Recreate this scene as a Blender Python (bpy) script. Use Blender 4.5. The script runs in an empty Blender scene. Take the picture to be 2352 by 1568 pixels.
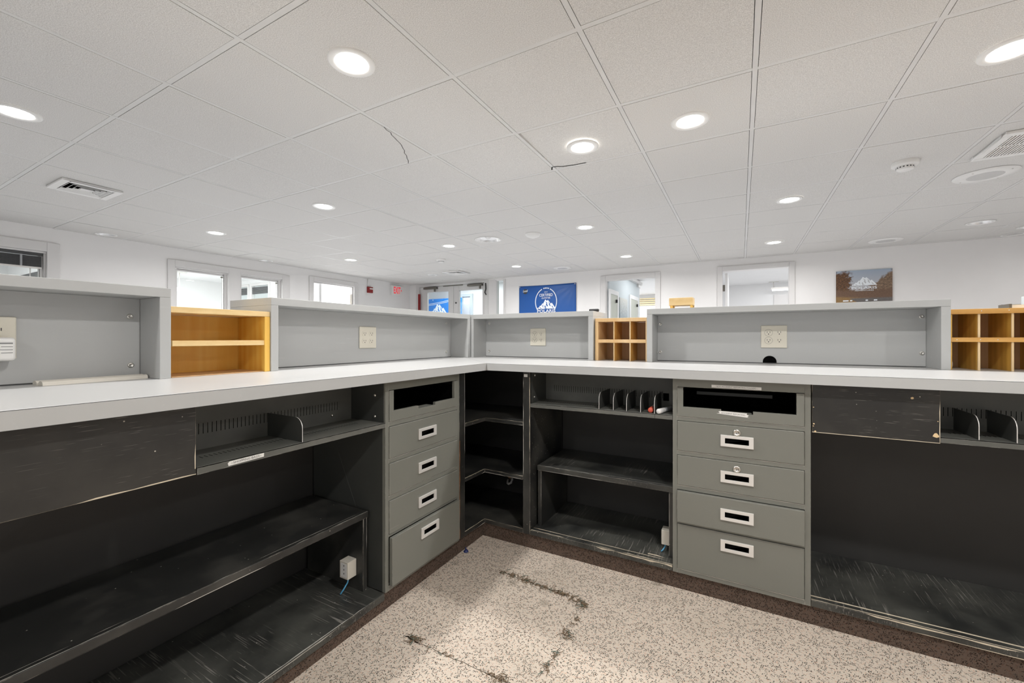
import bpy, bmesh, math, random
from math import sin, cos, pi, radians as R
from mathutils import Vector, Matrix
random.seed(7)
scn = bpy.context.scene
COL = scn.collection

# ------------------------------------------------------------------ materials
def _nt(name):
    m = bpy.data.materials.new(name); m.use_nodes = True
    nt = m.node_tree; b = nt.nodes['Principled BSDF']
    return m, nt, b
def N(nt, typ, **kw):
    n = nt.nodes.new('ShaderNode' + typ)
    for k, v in kw.items():
        if k.startswith('i_'):
            key = k[2:]
            key = int(key) if key.isdigit() else key.replace('_', ' ')
            s = n.inputs[key]
            if hasattr(v, 'is_linked'): nt.links.new(v, s)
            else: s.default_value = v
        else: setattr(n, k, v)
    return n
def col4(c): return (c[0], c[1], c[2], 1.0)
def coords(nt, scale=(1, 1, 1), rot=(0, 0, 0)):
    t = N(nt, 'TexCoord')
    m = N(nt, 'Mapping'); nt.links.new(t.outputs['Object'], m.inputs['Vector'])
    m.inputs['Scale'].default_value = scale; m.inputs['Rotation'].default_value = rot
    return m.outputs['Vector']
def noise(nt, vec, scale, detail=3, rough=.55):
    n = N(nt, 'TexNoise', i_Vector=vec, i_Scale=scale, i_Detail=detail, i_Roughness=rough)
    return n.outputs['Fac']
def ramp(nt, fac, lo, hi):
    n = N(nt, 'MapRange', i_Value=fac, i_1=lo, i_2=hi)
    return n.outputs['Result']
def mixc(nt, fac, a, b):
    n = N(nt, 'Mix', data_type='RGBA')
    for i, v in ((0, fac), (6, a), (7, b)):
        s = n.inputs[i]
        if hasattr(v, 'is_linked'): nt.links.new(v, s)
        else: s.default_value = v if i == 0 else col4(v)
    return n.outputs[2]
def math_(nt, op, a, b):
    n = N(nt, 'Math', operation=op)
    for i, v in ((0, a), (1, b)):
        if hasattr(v, 'is_linked'): nt.links.new(v, n.inputs[i])
        else: n.inputs[i].default_value = v
    return n.outputs[0]
def bump(nt, b, h, strength, dist=.002):
    n = N(nt, 'Bump', i_Strength=strength, i_Distance=dist, i_Height=h)
    nt.links.new(n.outputs['Normal'], b.inputs['Normal'])
def edgewear(nt, radius=.0022, lo=.04, hi=.14, breakup=25):
    bv = N(nt, 'Bevel', samples=4, i_Radius=radius)
    g = N(nt, 'NewGeometry')
    d = N(nt, 'VectorMath', operation='DOT_PRODUCT')
    nt.links.new(bv.outputs[0], d.inputs[0]); nt.links.new(g.outputs['Normal'], d.inputs[1])
    e = ramp(nt, math_(nt, 'SUBTRACT', 1.0, d.outputs['Value']), lo, hi)
    n = ramp(nt, noise(nt, coords(nt), breakup, 4), .50, .60)
    return math_(nt, 'MULTIPLY', e, n)

def plain(name, c, rough=.5, metal=0., var=.06, vscale=6., bmp=0., bscale=200., spec=.5):
    m, nt, b = _nt(name)
    v = coords(nt)
    n = noise(nt, v, vscale)
    hi = tuple(min(1, x * (1 + var)) for x in c); lo = tuple(x * (1 - var) for x in c)
    nt.links.new(mixc(nt, n, lo, hi), b.inputs['Base Color'])
    b.inputs['Roughness'].default_value = rough; b.inputs['Metallic'].default_value = metal
    b.inputs['Specular IOR Level'].default_value = spec
    if bmp: bump(nt, b, noise(nt, v, bscale), bmp)
    return m
def emis(name, c, s):
    m, nt, b = _nt(name)
    b.inputs['Base Color'].default_value = col4(c)
    b.inputs['Emission Color'].default_value = col4(c); b.inputs['Emission Strength'].default_value = s
    return m
def scuffed(name, base, rough, dust=(.09, .085, .075), dustamt=.25, scale_vec=(3, 90, 90), scratch=.72, chips=True, wear=True, wearcol=(.62, .55, .45), dlo=.45, dhi=.8):
    m, nt, b = _nt(name)
    v = coords(nt)
    big = noise(nt, v, 5, 5)
    d = math_(nt, 'MULTIPLY', ramp(nt, big, dlo, dhi), dustamt)
    c = mixc(nt, d, base, dust)
    sv = coords(nt, scale_vec)
    s = ramp(nt, noise(nt, sv, 1.6, 2, .5), scratch, scratch + .06)
    s = math_(nt, 'MULTIPLY', s, ramp(nt, noise(nt, v, 4, 2), .42, .62))
    c = mixc(nt, math_(nt, 'MULTIPLY', s, .55), c, (.33, .31, .28))
    if chips:
        vo = N(nt, 'TexVoronoi', i_Vector=v, i_Scale=55.)
        spot = ramp(nt, vo.outputs['Distance'], .11, .05)
        sel = N(nt, 'SeparateColor'); nt.links.new(vo.outputs['Color'], sel.inputs[0])
        spot = math_(nt, 'MULTIPLY', spot, ramp(nt, sel.outputs[0], .83, .85))
        c = mixc(nt, spot, c, (.6, .57, .5))
    if wear:
        c = mixc(nt, edgewear(nt), c, wearcol)
    nt.links.new(c, b.inputs['Base Color'])
    r = math_(nt, 'ADD', math_(nt, 'MULTIPLY', big, .25), rough - .1)
    nt.links.new(r, b.inputs['Roughness'])
    return m
def wood(name, c1, c2, rough=.42, ax='z', sc=1.):
    m, nt, b = _nt(name)
    s = {'z': (26, 26, 1.6), 'x': (1.6, 26, 26), 'y': (26, 1.6, 26)}[ax]
    v = coords(nt, tuple(q * sc for q in s))
    n = noise(nt, v, 1.2, 6, .6)
    w = N(nt, 'TexWave', wave_type='RINGS', i_Vector=coords(nt, tuple(q * sc * .22 for q in s)), i_Scale=1.4, i_Distortion=7., i_Detail=3.)
    f = math_(nt, 'ADD', math_(nt, 'MULTIPLY', n, .7), math_(nt, 'MULTIPLY', w.outputs['Fac'], .3))
    nt.links.new(mixc(nt, ramp(nt, f, .25, .75), c1, c2), b.inputs['Base Color'])
    b.inputs['Roughness'].default_value = rough
    return m
def carpet(name, base, dark, alt, fleck=.52, soil=True, upright=False):
    m, nt, b = _nt(name)
    v = coords(nt)
    if upright:
        sx = N(nt, 'SeparateXYZ'); nt.links.new(v, sx.inputs[0]); cb = N(nt, 'CombineXYZ')
        nt.links.new(math_(nt, 'ADD', sx.outputs[0], sx.outputs[1]), cb.inputs[0]); nt.links.new(sx.outputs[2], cb.inputs[1]); v = cb.outputs[0]
    dn = N(nt, 'TexNoise', i_Vector=v, i_Scale=150., i_Detail=2.)
    dv = N(nt, 'VectorMath', operation='MULTIPLY_ADD'); nt.links.new(dn.outputs['Color'], dv.inputs[0]); dv.inputs[1].default_value = (.009, .009, 0); nt.links.new(v, dv.inputs[2])
    def weave(rz):
        mp = N(nt, 'Mapping'); nt.links.new(dv.outputs[0], mp.inputs['Vector']); mp.inputs['Rotation'].default_value = (0, 0, R(rz))
        br = N(nt, 'TexBrick', i_Vector=mp.outputs[0], i_Color1=(0, 0, 0, 1), i_Color2=(1, 1, 1, 1), i_Mortar=(0, 0, 0, 1), i_Scale=1., i_Mortar_Size=.0013, i_Mortar_Smooth=.5, i_Bias=0., i_Brick_Width=.0095, i_Row_Height=.0046)
        return br.outputs['Color']
    ch = N(nt, 'TexChecker', i_Vector=dv.outputs[0], i_Scale=52.)
    f = N(nt, 'Mix', data_type='RGBA')
    nt.links.new(ch.outputs['Fac'], f.inputs[0]); nt.links.new(weave(20), f.inputs[6]); nt.links.new(weave(110), f.inputs[7])
    fl = ramp(nt, f.outputs[2], fleck, fleck + .15)
    tone = noise(nt, v, 120, 2)
    dk = mixc(nt, ramp(nt, tone, .48, .6), dark, alt)
    g = noise(nt, v, 420, 2)
    bs = mixc(nt, ramp(nt, g, .3, .7), tuple(x * .82 for x in base), tuple(min(1, x * 1.15) for x in base))
    pink = mixc(nt, ramp(nt, noise(nt, v, 160, 1), .55, .7), bs, (base[0] * .95, base[1] * .76, base[2] * .68))
    c = mixc(nt, math_(nt, 'MULTIPLY', fl, .85), pink, dk)
    if soil:
        s1 = ramp(nt, noise(nt, v, 2.2, 4), .50, .72)
        c = mixc(nt, math_(nt, 'MULTIPLY', s1, .25), c, (.20, .17, .12))
        vo = N(nt, 'TexVoronoi', i_Vector=v, i_Scale=5.)
        sp = math_(nt, 'MULTIPLY', ramp(nt, vo.outputs['Distance'], .14, .06), .35)
        c = mixc(nt, sp, c, (.12, .10, .07))
    nt.links.new(c, b.inputs['Base Color'])
    b.inputs['Roughness'].default_value = 1.; b.inputs['Specular IOR Level'].default_value = .1
    bump(nt, b, math_(nt, 'SUBTRACT', g, fl), .6, .003)
    return m

M = {}
M['carpet'] = carpet('beige_carpet', (.66, .575, .485), (.028, .022, .017), (.05, .07, .06))
M['carpet_dark'] = carpet('brown_carpet', (.13, .095, .075), (.02, .014, .010), (.05, .04, .035), .42, False, True)
def ceil_mat():
    m, nt, b = _nt('ceiling_tile')
    v = coords(nt)
    n = noise(nt, v, 260, 3, .7); n2 = noise(nt, v, 1.2, 2)
    c = mixc(nt, ramp(nt, n, .38, .62), (.56, .545, .525), (.80, .785, .765))
    c = mixc(nt, math_(nt, 'MULTIPLY', n2, .25), c, (.62, .60, .57))
    nt.links.new(c, b.inputs['Base Color']); b.inputs['Roughness'].default_value = .95
    bump(nt, b, n, .35, .0015)
    return m
M['tile'] = ceil_mat()
M['floor_grey'] = plain('pale_grey_flooring', (.50, .505, .52), .6, var=.08)
M['tee'] = plain('ceiling_tee', (.68, .67, .655), .5)
M['wall'] = plain('white_wall_paint', (.86, .845, .835), .6, var=.02, bmp=.08, bscale=300)
M['trim'] = plain('trim_paint', (.74, .725, .715), .45, var=.02)
M['room'] = plain('office_paint', (.86, .86, .86), .6, var=.02)
M['hallblue'] = plain('pale_blue_paint', (.60, .66, .69), .6, var=.03)
M['halldoor'] = plain('sage_door_paint', (.55, .57, .50), .5, var=.03)
def lam(name, c, rough, wearamt=.6, streak=.18):
    m, nt, b = _nt(name)
    v = coords(nt)
    n = noise(nt, v, 3, 5); sm = noise(nt, coords(nt, (4, 40, 40)), 1.5, 4)
    cc = mixc(nt, n, tuple(x * .95 for x in c), tuple(x * 1.04 for x in c))
    cc = mixc(nt, math_(nt, 'MULTIPLY', ramp(nt, sm, .62, .72), streak), cc, tuple(min(1, x * 1.25) for x in c))
    cc = mixc(nt, math_(nt, 'MULTIPLY', edgewear(nt, .0022, .05, .2, 60), wearamt), cc, (.22, .20, .18))
    nt.links.new(cc, b.inputs['Base Color'])
    nt.links.new(math_(nt, 'ADD', math_(nt, 'MULTIPLY', n, .12), rough - .06), b.inputs['Roughness'])
    return m
M['laminate'] = lam('grey_laminate', (.47, .475, .47), .42, .25)
M['worktop'] = lam('worktop_laminate', (.545, .545, .54), .34, .25, .05)
M['metal_grey'] = scuffed('grey_green_steel', (.19, .192, .168), .36, (.20, .195, .17), .35, (3, 60, 60), .74, False, True, (.55, .53, .47))
M['metal_dark'] = scuffed('dark_grey_steel', (.105, .107, .096), .42, (.22, .215, .19), .5, (60, 3, 60), .74, False, True, (.42, .41, .37))
M['metal_side'] = plain('dark_and_shaded_steel', (.050, .052, .048), .45, var=.12)  # dark steel; on cabinet sides stands for the same grey paint in shade
M['black'] = scuffed('black_painted_wood', (.020, .0205, .0195), .38, (.12, .115, .10), .5, dlo=.42, dhi=.7)
M['black_board'] = scuffed('black_painted_board', (.018, .0175, .016), .40, (.07, .065, .055), .55, (9, 150, 300), .64)
M['black_base'] = scuffed('black_worn_platform', (.022, .023, .022), .36, (.15, .15, .13), .75, (150, 5, 60), .60, True, True, (.70, .62, .48), .35, .85)
M['black_back'] = plain('black_back_panel', (.030, .029, .027), .55, var=.3, vscale=4)
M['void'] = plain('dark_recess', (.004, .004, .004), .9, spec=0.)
M['wood_gold'] = wood('golden_maple', (.86, .46, .06), (.93, .60, .14), .4, 'z')
M['wood_gold_edge'] = wood('golden_maple_edge', (.78, .54, .24), (.86, .64, .33), .42, 'y')
M['wood_maple'] = wood('pale_maple', (.66, .42, .19), (.76, .54, .30), .42, 'z')
M['wood_maple_in'] = wood('maple_divider', (.64, .34, .07), (.78, .45, .13), .42, 'z')
M['wood_brown'] = wood('brown_back', (.48, .28, .13), (.60, .38, .20), .5, 'z')
M['wood_orange'] = wood('orange_oak', (.52, .25, .055), (.66, .36, .10), .38, 'x')
M['wood_orange_in'] = wood('amber_divider', (.56, .30, .045), (.72, .43, .09), .42, 'z')
M['wood_ply'] = wood('ply_edge', (.72, .52, .28), (.80, .62, .38), .5, 'z')
M['ivory'] = plain('ivory_plastic', (.70, .66, .56), .35, var=.02)
M['white_pl'] = plain('white_plastic', (.82, .81, .79), .35, var=.02)
M['bone'] = plain('bone_plastic', (.66, .62, .54), .45, var=.03)
M['cream'] = plain('cream_moulding', (.78, .74, .66), .45, var=.04)
M['chrome'] = plain('brushed_chrome', (.72, .70, .66), .3, 1., var=.05)
M['alum'] = plain('satin_aluminium', (.76, .74, .71), .4, .35, var=.05)
M['alu_frame'] = plain('grey_door_frame', (.67, .66, .65), .45, 0., var=.03)
M['bronze'] = plain('dark_hinge_metal', (.18, .17, .15), .4, .8)
M['reflector'] = plain('mirror_reflector', (.92, .92, .92), .22, .55)
M['red'] = plain('red_cap', (.78, .13, .08), .4)
M['darkred'] = plain('red_enclosure', (.26, .012, .012), .35)
M['greycap'] = plain('grey_marker', (.36, .37, .38), .35)
M['bluecable'] = plain('blue_cable', (.10, .38, .62), .4)
M['darkblue'] = plain('dark_blue_plastic', (.02, .03, .12), .4)
M['slate'] = plain('dark_blind', (.065, .066, .068), .5, var=.15)
M['blackpl'] = plain('black_plastic', (.02, .02, .02), .4)
M['label'] = plain('white_label', (.80, .79, .76), .5, var=.03)
M['ink'] = plain('grey_ink', (.22, .22, .22), .6)
M['inkdark'] = plain('dark_ink', (.05, .05, .05), .6)
M['banner'] = plain('blue_banner_vinyl', (.006, .085, .34), .42, var=.10, vscale=3)
M['banner2'] = plain('bright_blue_banner', (.012, .20, .66), .4, var=.08, vscale=3)
M['print'] = plain('white_print', (.82, .86, .90), .5, var=.02)
M['greyprint'] = plain('grey_print', (.52, .53, .55), .5)
M['lightblue'] = plain('pale_blue_print', (.25, .48, .80), .5)
M['lens'] = emis('lit_lens', (1, .98, .94), 14.)
M['exit_red'] = emis('exit_red', (.9, .012, .03), .55)
M['tube_lit'] = emis('lit_tube', (1, 1, 1), 3.)
M['tear'] = plain('dark_tear', (.03, .022, .015), .9, spec=0.)
M['rust'] = plain('orange_wood_edge', (.42, .17, .06), .6, var=.3, vscale=40)
M['rawwood'] = plain('bare_wood', (.62, .54, .41), .6, var=.25, vscale=40)
M['rawwhite'] = plain('bare_primer', (.46, .44, .40), .6, var=.25, vscale=40)
M['yarn'] = plain('frayed_yarn', (.20, .14, .085), .95, var=.5, vscale=60)
M['yarn_green'] = plain('green_yarn', (.10, .15, .12), .95, var=.3)
M['yellow'] = plain('yellow_blind', (.86, .72, .42), .7)
M['grille'] = None
def grille_mat():
    m, nt, b = _nt('perforated_grille')
    vo = N(nt, 'TexVoronoi', i_Vector=coords(nt, (1, 1, 0)), i_Scale=260., i_Randomness=0.)
    nt.links.new(mixc(nt, ramp(nt, vo.outputs['Distance'], .30, .38), (.30, .30, .30), (.74, .73, .71)), b.inputs['Base Color'])
    return m
M['grille'] = grille_mat()
def glass_mat():
    m = bpy.data.materials.new('clear_glass'); m.use_nodes = True; nt = m.node_tree; nt.nodes.clear()
    o = N(nt, 'OutputMaterial'); t = N(nt, 'BsdfTransparent'); t.inputs[0].default_value = (.96, .98, .97, 1)
    g = N(nt, 'BsdfGlossy'); g.inputs['Roughness'].default_value = .02
    fr = N(nt, 'Fresnel'); ge = N(nt, 'NewGeometry')
    mr = N(nt, 'MapRange', i_Value=ge.outputs['Backfacing'], i_3=1.45, i_4=.6897); nt.links.new(mr.outputs[0], fr.inputs[0])
    mx = N(nt, 'MixShader'); nt.links.new(fr.outputs[0], mx.inputs[0])
    nt.links.new(t.outputs[0], mx.inputs[1]); nt.links.new(g.outputs[0], mx.inputs[2]); nt.links.new(mx.outputs[0], o.inputs[0])
    return m
M['glass'] = glass_mat()
def poster_mat():
    m, nt, b = _nt('autumn_road_print')
    t = N(nt, 'TexCoord'); s = N(nt, 'SeparateXYZ'); nt.links.new(t.outputs['Generated'], s.inputs[0])
    x, z = s.outputs[0], s.outputs[2]
    n = noise(nt, t.outputs['Generated'], 9, 6, .7)
    n2 = noise(nt, t.outputs['Generated'], 30, 5, .7)
    sky = mixc(nt, z, (.62, .55, .50), (.36, .43, .53))
    leaf = mixc(nt, ramp(nt, n2, .35, .68), (.025, .015, .010), (.24, .115, .05))
    leafr = mixc(nt, ramp(nt, n2, .35, .7), (.07, .045, .03), (.38, .25, .16))
    jit = math_(nt, 'MULTIPLY', math_(nt, 'SUBTRACT', n, .5), .55)
    # left trees
    lt = ramp(nt, math_(nt, 'ADD', math_(nt, 'SUBTRACT', .26, x), jit), -.02, .02)
    lt = math_(nt, 'MULTIPLY', lt, ramp(nt, math_(nt, 'ADD', z, jit), 1.02, .92))
    c = mixc(nt, lt, sky, leaf)
    rl = math_(nt, 'SUBTRACT', math_(nt, 'ADD', math_(nt, 'MULTIPLY', x, 1.15), jit), math_(nt, 'ADD', z, .18))
    c = mixc(nt, ramp(nt, rl, -.03, .05), c, leafr)
    far = ramp(nt, math_(nt, 'ADD', z, math_(nt, 'MULTIPLY', jit, .5)), .46, .40)
    c = mixc(nt, far, c, mixc(nt, n2, (.07, .04, .028), (.24, .14, .085)))
    gr = ramp(nt, math_(nt, 'ADD', z, math_(nt, 'MULTIPLY', x, .12)), .27, .22)
    c = mixc(nt, gr, c, mixc(nt, n2, (.16, .09, .035), (.36, .22, .085)))
    rd = ramp(nt, math_(nt, 'SUBTRACT', math_(nt, 'ADD', x, math_(nt, 'MULTIPLY', z, 1.2)), .45), 0, .03)
    rd = math_(nt, 'MULTIPLY', rd, ramp(nt, z, .20, .17))
    c = mixc(nt, rd, c, mixc(nt, n2, (.05, .045, .045), (.22, .20, .19)))
    nt.links.new(c, b.inputs['Base Color']); b.inputs['Roughness'].default_value = .45
    return m
M['poster'] = poster_mat()
def art_mat():
    m, nt, b = _nt('grey_blue_print')
    t = N(nt, 'TexCoord'); s = N(nt, 'SeparateXYZ'); nt.links.new(t.outputs['Generated'], s.inputs[0])
    n = noise(nt, t.outputs['Generated'], 12, 5, .7)
    c = mixc(nt, s.outputs[2], (.16, .26, .33), (.62, .62, .58))
    c = mixc(nt, math_(nt, 'MULTIPLY', ramp(nt, n, .5, .6), .5), c, (.75, .78, .80))
    nt.links.new(c, b.inputs['Base Color'])
    return m
M['art'] = art_mat()

# ------------------------------------------------------------------ mesh builder
class MB:
    def __init__(s): s.v = []; s.f = []; s.mi = []; s.cur = 0; s.smooth = []
    def face(s, pts, sm=False):
        i = len(s.v); s.v += [tuple(p) for p in pts]; s.f.append(list(range(i, i + len(pts)))); s.mi.append(s.cur); s.smooth.append(sm)
    def box(s, x0, x1, y0, y1, z0, z1):
        if x1 < x0: x0, x1 = x1, x0
        if y1 < y0: y0, y1 = y1, y0
        if z1 < z0: z0, z1 = z1, z0
        i = len(s.v)
        s.v += [(x0, y0, z0), (x1, y0, z0), (x1, y1, z0), (x0, y1, z0), (x0, y0, z1), (x1, y0, z1), (x1, y1, z1), (x0, y1, z1)]
        for q in ((0, 3, 2, 1), (4, 5, 6, 7), (0, 1, 5, 4), (1, 2, 6, 5), (2, 3, 7, 6), (3, 0, 4, 7)):
            s.f.append([i + k for k in q]); s.mi.append(s.cur); s.smooth.append(False)
        return s
    def prism(s, poly, fn, d0, d1):
        """poly 2D list (ccw seen from +d), fn(a,b,d)->xyz"""
        n = len(poly); i = len(s.v)
        s.v += [fn(a, b, d0) for a, b in poly] + [fn(a, b, d1) for a, b in poly]
        s.f.append([i + k for k in reversed(range(n))]); s.f.append([i + n + k for k in range(n)])
        for k in range(n):
            k2 = (k + 1) % n; s.f.append([i + k, i + k2, i + n + k2, i + n + k])
        s.mi += [s.cur] * (n + 2); s.smooth += [False] * (n + 2)
        return s
    def lathe(s, prof, n=32, c=(0, 0, 0), axis='z', flip=False):
        """prof: list (r,h) ; open profile revolved"""
        base = len(s.v)
        for r, h in prof:
            for k in range(n):
                a = 2 * pi * k / n
                p = (r * cos(a), r * sin(a), h)
                if axis == 'y': p = (p[0], p[2], p[1])
                if axis == 'x': p = (p[2], p[0], p[1])
                s.v.append((c[0] + p[0], c[1] + p[1], c[2] + p[2]))
        for j in range(len(prof) - 1):
            for k in range(n):
                k2 = (k + 1) % n
                q = [base + j * n + k, base + j * n + k2, base + (j + 1) * n + k2, base + (j + 1) * n + k]
                s.f.append(q); s.mi.append(s.cur); s.smooth.append(True)
        return s
    def tube(s, pts, r, n=8):
        base = len(s.v); P = [Vector(p) for p in pts]
        for j, p in enumerate(P):
            d = (P[min(j + 1, len(P) - 1)] - P[max(j - 1, 0)]).normalized()
            u = d.cross(Vector((.13, .31, .94))).normalized(); w = d.cross(u)
            for k in range(n):
                a = 2 * pi * k / n
                s.v.append(tuple(p + (u * cos(a) + w * sin(a)) * r))
        for j in range(len(P) - 1):
            for k in range(n):
                k2 = (k + 1) % n
                s.f.append([base + j * n + k, base + j * n + k2, base + (j + 1) * n + k2, base + (j + 1) * n + k]); s.mi.append(s.cur); s.smooth.append(True)
        for e in (0, len(P) - 1):
            s.f.append([base + e * n + k for k in range(n)]); s.mi.append(s.cur); s.smooth.append(False)
        return s
    def frame(s, x0, x1, z0, z1, a0, a1, b0, b1, y0, y1):
        O = [(x0, z0), (x1, z0), (x1, z1), (x0, z1)]; I = [(a0, b0), (a1, b0), (a1, b1), (a0, b1)]
        for k in range(4):
            j = (k + 1) % 4
            for y in (y0, y1): s.face([(O[k][0], y, O[k][1]), (O[j][0], y, O[j][1]), (I[j][0], y, I[j][1]), (I[k][0], y, I[k][1])])
            for L in (O, I): s.face([(L[k][0], y0, L[k][1]), (L[j][0], y0, L[j][1]), (L[j][0], y1, L[j][1]), (L[k][0], y1, L[k][1])])
        return s
    def build(s, name, mats, parent=None, bevel=0., seg=2):
        off = Vector((0, 0, 0))
        p = parent
        while p is not None:
            off += Vector(p.get('_o', (0, 0, 0))); p = p.parent
        me = bpy.data.meshes.new(name)
        me.from_pydata([tuple(Vector(v) - off) for v in s.v], [], s.f)
        if not isinstance(mats, (list, tuple)): mats = [mats]
        for m in mats: me.materials.append(m)
        for i, p_ in enumerate(me.polygons):
            p_.material_index = s.mi[i]; p_.use_smooth = s.smooth[i]
        bm = bmesh.new(); bm.from_mesh(me)
        bmesh.ops.remove_doubles(bm, verts=bm.verts, dist=1e-6)
        bmesh.ops.recalc_face_normals(bm, faces=bm.faces)
        bm.to_mesh(me); bm.free()
        o = bpy.data.objects.new(name, me); COL.objects.link(o)
        if parent is not None: o.parent = parent
        if bevel:
            b = o.modifiers.new('bevel', 'BEVEL'); b.width = bevel; b.segments = seg; b.limit_method = 'ANGLE'; b.angle_limit = R(40)
        return o

# wings: local (u along the counter, v depth away from the user's side, z)
WING = {'R': (Vector((0, 1.848, 0)), 0.), 'L': (Vector((-1.19, 0, 0)), R(90)), 'W': (Vector((0, 0, 0)), 0.)}
def tag(o, label, cat, group=None, kind=None):
    if label: o['label'] = label
    if cat: o['category'] = cat
    if group: o['group'] = group
    if kind: o['kind'] = kind
    return o
def thing(name, label, cat, wing='W', o=(0, 0, 0), group=None):
    """Empty at the thing's base; child vertices are given in the wing's own coordinates"""
    e = bpy.data.objects.new(name, None); COL.objects.link(e); e.empty_display_size = .05
    base, rz = WING[wing]
    e.location = base + Matrix.Rotation(rz, 3, 'Z') @ Vector(o); e.rotation_euler = (0, 0, rz)
    e['_o'] = tuple(o)
    return tag(e, label, cat, group)
def single(mb, name, mats, label, cat, wing='W', o=(0, 0, 0), group=None, bevel=0., seg=2):
    mb.v = [tuple(Vector(v) - Vector(o)) for v in mb.v]
    ob = mb.build(name, mats, None, bevel, seg)
    base, rz = WING[wing]
    ob.location = base + Matrix.Rotation(rz, 3, 'Z') @ Vector(o); ob.rotation_euler = (0, 0, rz)
    return tag(ob, label, cat, group)
def struct(mb, name, mats, parent=None, bevel=0.):
    ob = mb.build(name, mats, parent, bevel)
    if parent is None: ob['kind'] = 'structure'
    return ob
def copy_tree(o, parent=None):
    c = o.copy(); COL.objects.link(c)
    if parent is not None: c.parent = parent
    for ch in list(o.children): copy_tree(ch, c)
    return c
def B(*a): return MB().box(*a)
def text_part(body, name, mat, parent, org, ux, uz, width, height, depth=.0006, off=0.):
    """lettering fitted into width x height, lower-left corner at org, along ux and uz"""
    cu = bpy.data.curves.new('t', 'FONT'); cu.body = body; cu.size = 1.; cu.extrude = 0.
    cu.offset = off; cu.resolution_u = 3
    ob = bpy.data.objects.new('t', cu); COL.objects.link(ob)
    dg = bpy.context.evaluated_depsgraph_get(); dg.update()
    me = bpy.data.meshes.new_from_object(ob.evaluated_get(dg))
    xs = [v.co.x for v in me.vertices]; ys = [v.co.y for v in me.vertices]
    x0, x1, y0, y1 = min(xs), max(xs), min(ys), max(ys)
    ux = Vector(ux); uz = Vector(uz); n = ux.cross(uz)
    mb = MB()
    pos = [Vector(org) + ux * ((v.co.x - x0) / (x1 - x0) * width) + uz * ((v.co.y - y0) / (y1 - y0) * height) for v in me.vertices]
    for p in me.polygons:
        mb.face([pos[i] + n * depth for i in p.vertices])
    COL.objects.unlink(ob); bpy.data.objects.remove(ob); bpy.data.meshes.remove(me)
    o = mb.build(name, mat, parent)
    return o

# ------------------------------------------------------------------ room shell
ZC = 2.2495; TS = .6096
XW = -6.62; YW = 7.18
def tile_x(k): return TS * (k + .092)
def tile_y(k): return TS * (k + .535)
struct(B(-1.75, 4.2, -3.2, 2.45, -.06, 0), 'floor', M['carpet'])
struct(B(-11.5, -1.75, -3.2, 13.6, -.06, 0).box(-1.75, 4.2, 2.45, 13.6, -.06, 0), 'floor_hall', M['floor_grey'])  # unseen floor, pale grey chosen to bounce neutral light onto the ceiling

CANS = [(-6.455, 1.95, .085), (-6.45, 3.80, .085), (2.187, 6.146, .10), (2.76, 7.02, .085), (2.72, 6.62, .075)]
BIGCAN = [(-2.704, 4.302, .150)]
holes = {}
for (x, y, r) in CANS + BIGCAN:
    k = (math.floor(x / TS - .092), math.floor(y / TS - .535)); holes.setdefault(k, []).append((x, y, r))
cm = MB()
g = .013
RAISE = {(-2, 3): ((0, 0, 0, 0), (.010, .004, 0, .0)), (-3, 3): None}
for i in range(-11, 7):
    for j in range(-6, 12):
        x0, x1 = max(tile_x(i) + g, XW), min(tile_x(i + 1) - g, 4.15)
        y0, y1 = tile_y(j) + g, min(tile_y(j + 1) - g, YW)
        if x1 - x0 < .02 or y1 - y0 < .02: continue
        z = ZC + .0015 * random.random()
        hs = holes.get((i, j))
        if not hs:
            dz = [.0] * 4
            if (i, j) == (-2, 3): dz = [.012, .004, 0, 0]
            if (i, j) == (-7, 7): dz = [.0, .008, 0, 0]
            cm.face([(x0, y0, z + dz[0]), (x0, y1, z + dz[3]), (x1, y1, z + dz[2]), (x1, y0, z + dz[1])])
            for (a, b_) in (((x0, y0), (x1, y0)), ((x1, y0), (x1, y1)), ((x1, y1), (x0, y1)), ((x0, y1), (x0, y0))):
                cm.face([(a[0], a[1], z), (b_[0], b_[1], z), (b_[0], b_[1], z + .015), (a[0], a[1], z + .015)])
        else:
            # cut the tile in y-strips, one hole per strip
            hs = sorted(hs, key=lambda h: h[1]); cuts = [y0]
            for a, b_ in zip(hs, hs[1:]): cuts.append((a[1] + b_[1]) / 2)
            cuts.append(y1)
            for h, c0, c1 in zip(hs, cuts, cuts[1:]):
                n = 48; ring = []; edge = []
                for q in range(n):
                    t = 2 * pi * q / n; cx_, sy_ = cos(t), sin(t)
                    ring.append((h[0] + h[2] * cx_, h[1] + h[2] * sy_, z))
                    s_ = min(((x1 - h[0]) / cx_ if cx_ > 1e-6 else (x0 - h[0]) / cx_ if cx_ < -1e-6 else 9), ((c1 - h[1]) / sy_ if sy_ > 1e-6 else (c0 - h[1]) / sy_ if sy_ < -1e-6 else 9))
                    edge.append((h[0] + s_ * cx_, h[1] + s_ * sy_, z))
                for q in range(n):
                    q2 = (q + 1) % n; cm.face([ring[q], ring[q2], edge[q2], edge[q]])
                for cxn, cyn in ((x0, c0), (x0, c1), (x1, c0), (x1, c1)):
                    # fill the corner triangle between neighbouring edge points
                    best = sorted(range(n), key=lambda q: (edge[q][0] - cxn) ** 2 + (edge[q][1] - cyn) ** 2)[:2]
                    cm.face([edge[best[0]], (cxn, cyn, z), edge[best[1]]])
ceiling = struct(cm, 'ceiling', [M['tile']])
sl = B(XW - .02, 4.18, -3.2, YW + .02, ZC + .14, ZC + .2)
struct(sl, 'ceiling_slab', M['black_back'])
tm = MB()
for i in range(-10, 7):
    tm.box(tile_x(i) - .0105, tile_x(i) + .0105, -3.1, YW, ZC + .001, ZC + .03)
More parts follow.
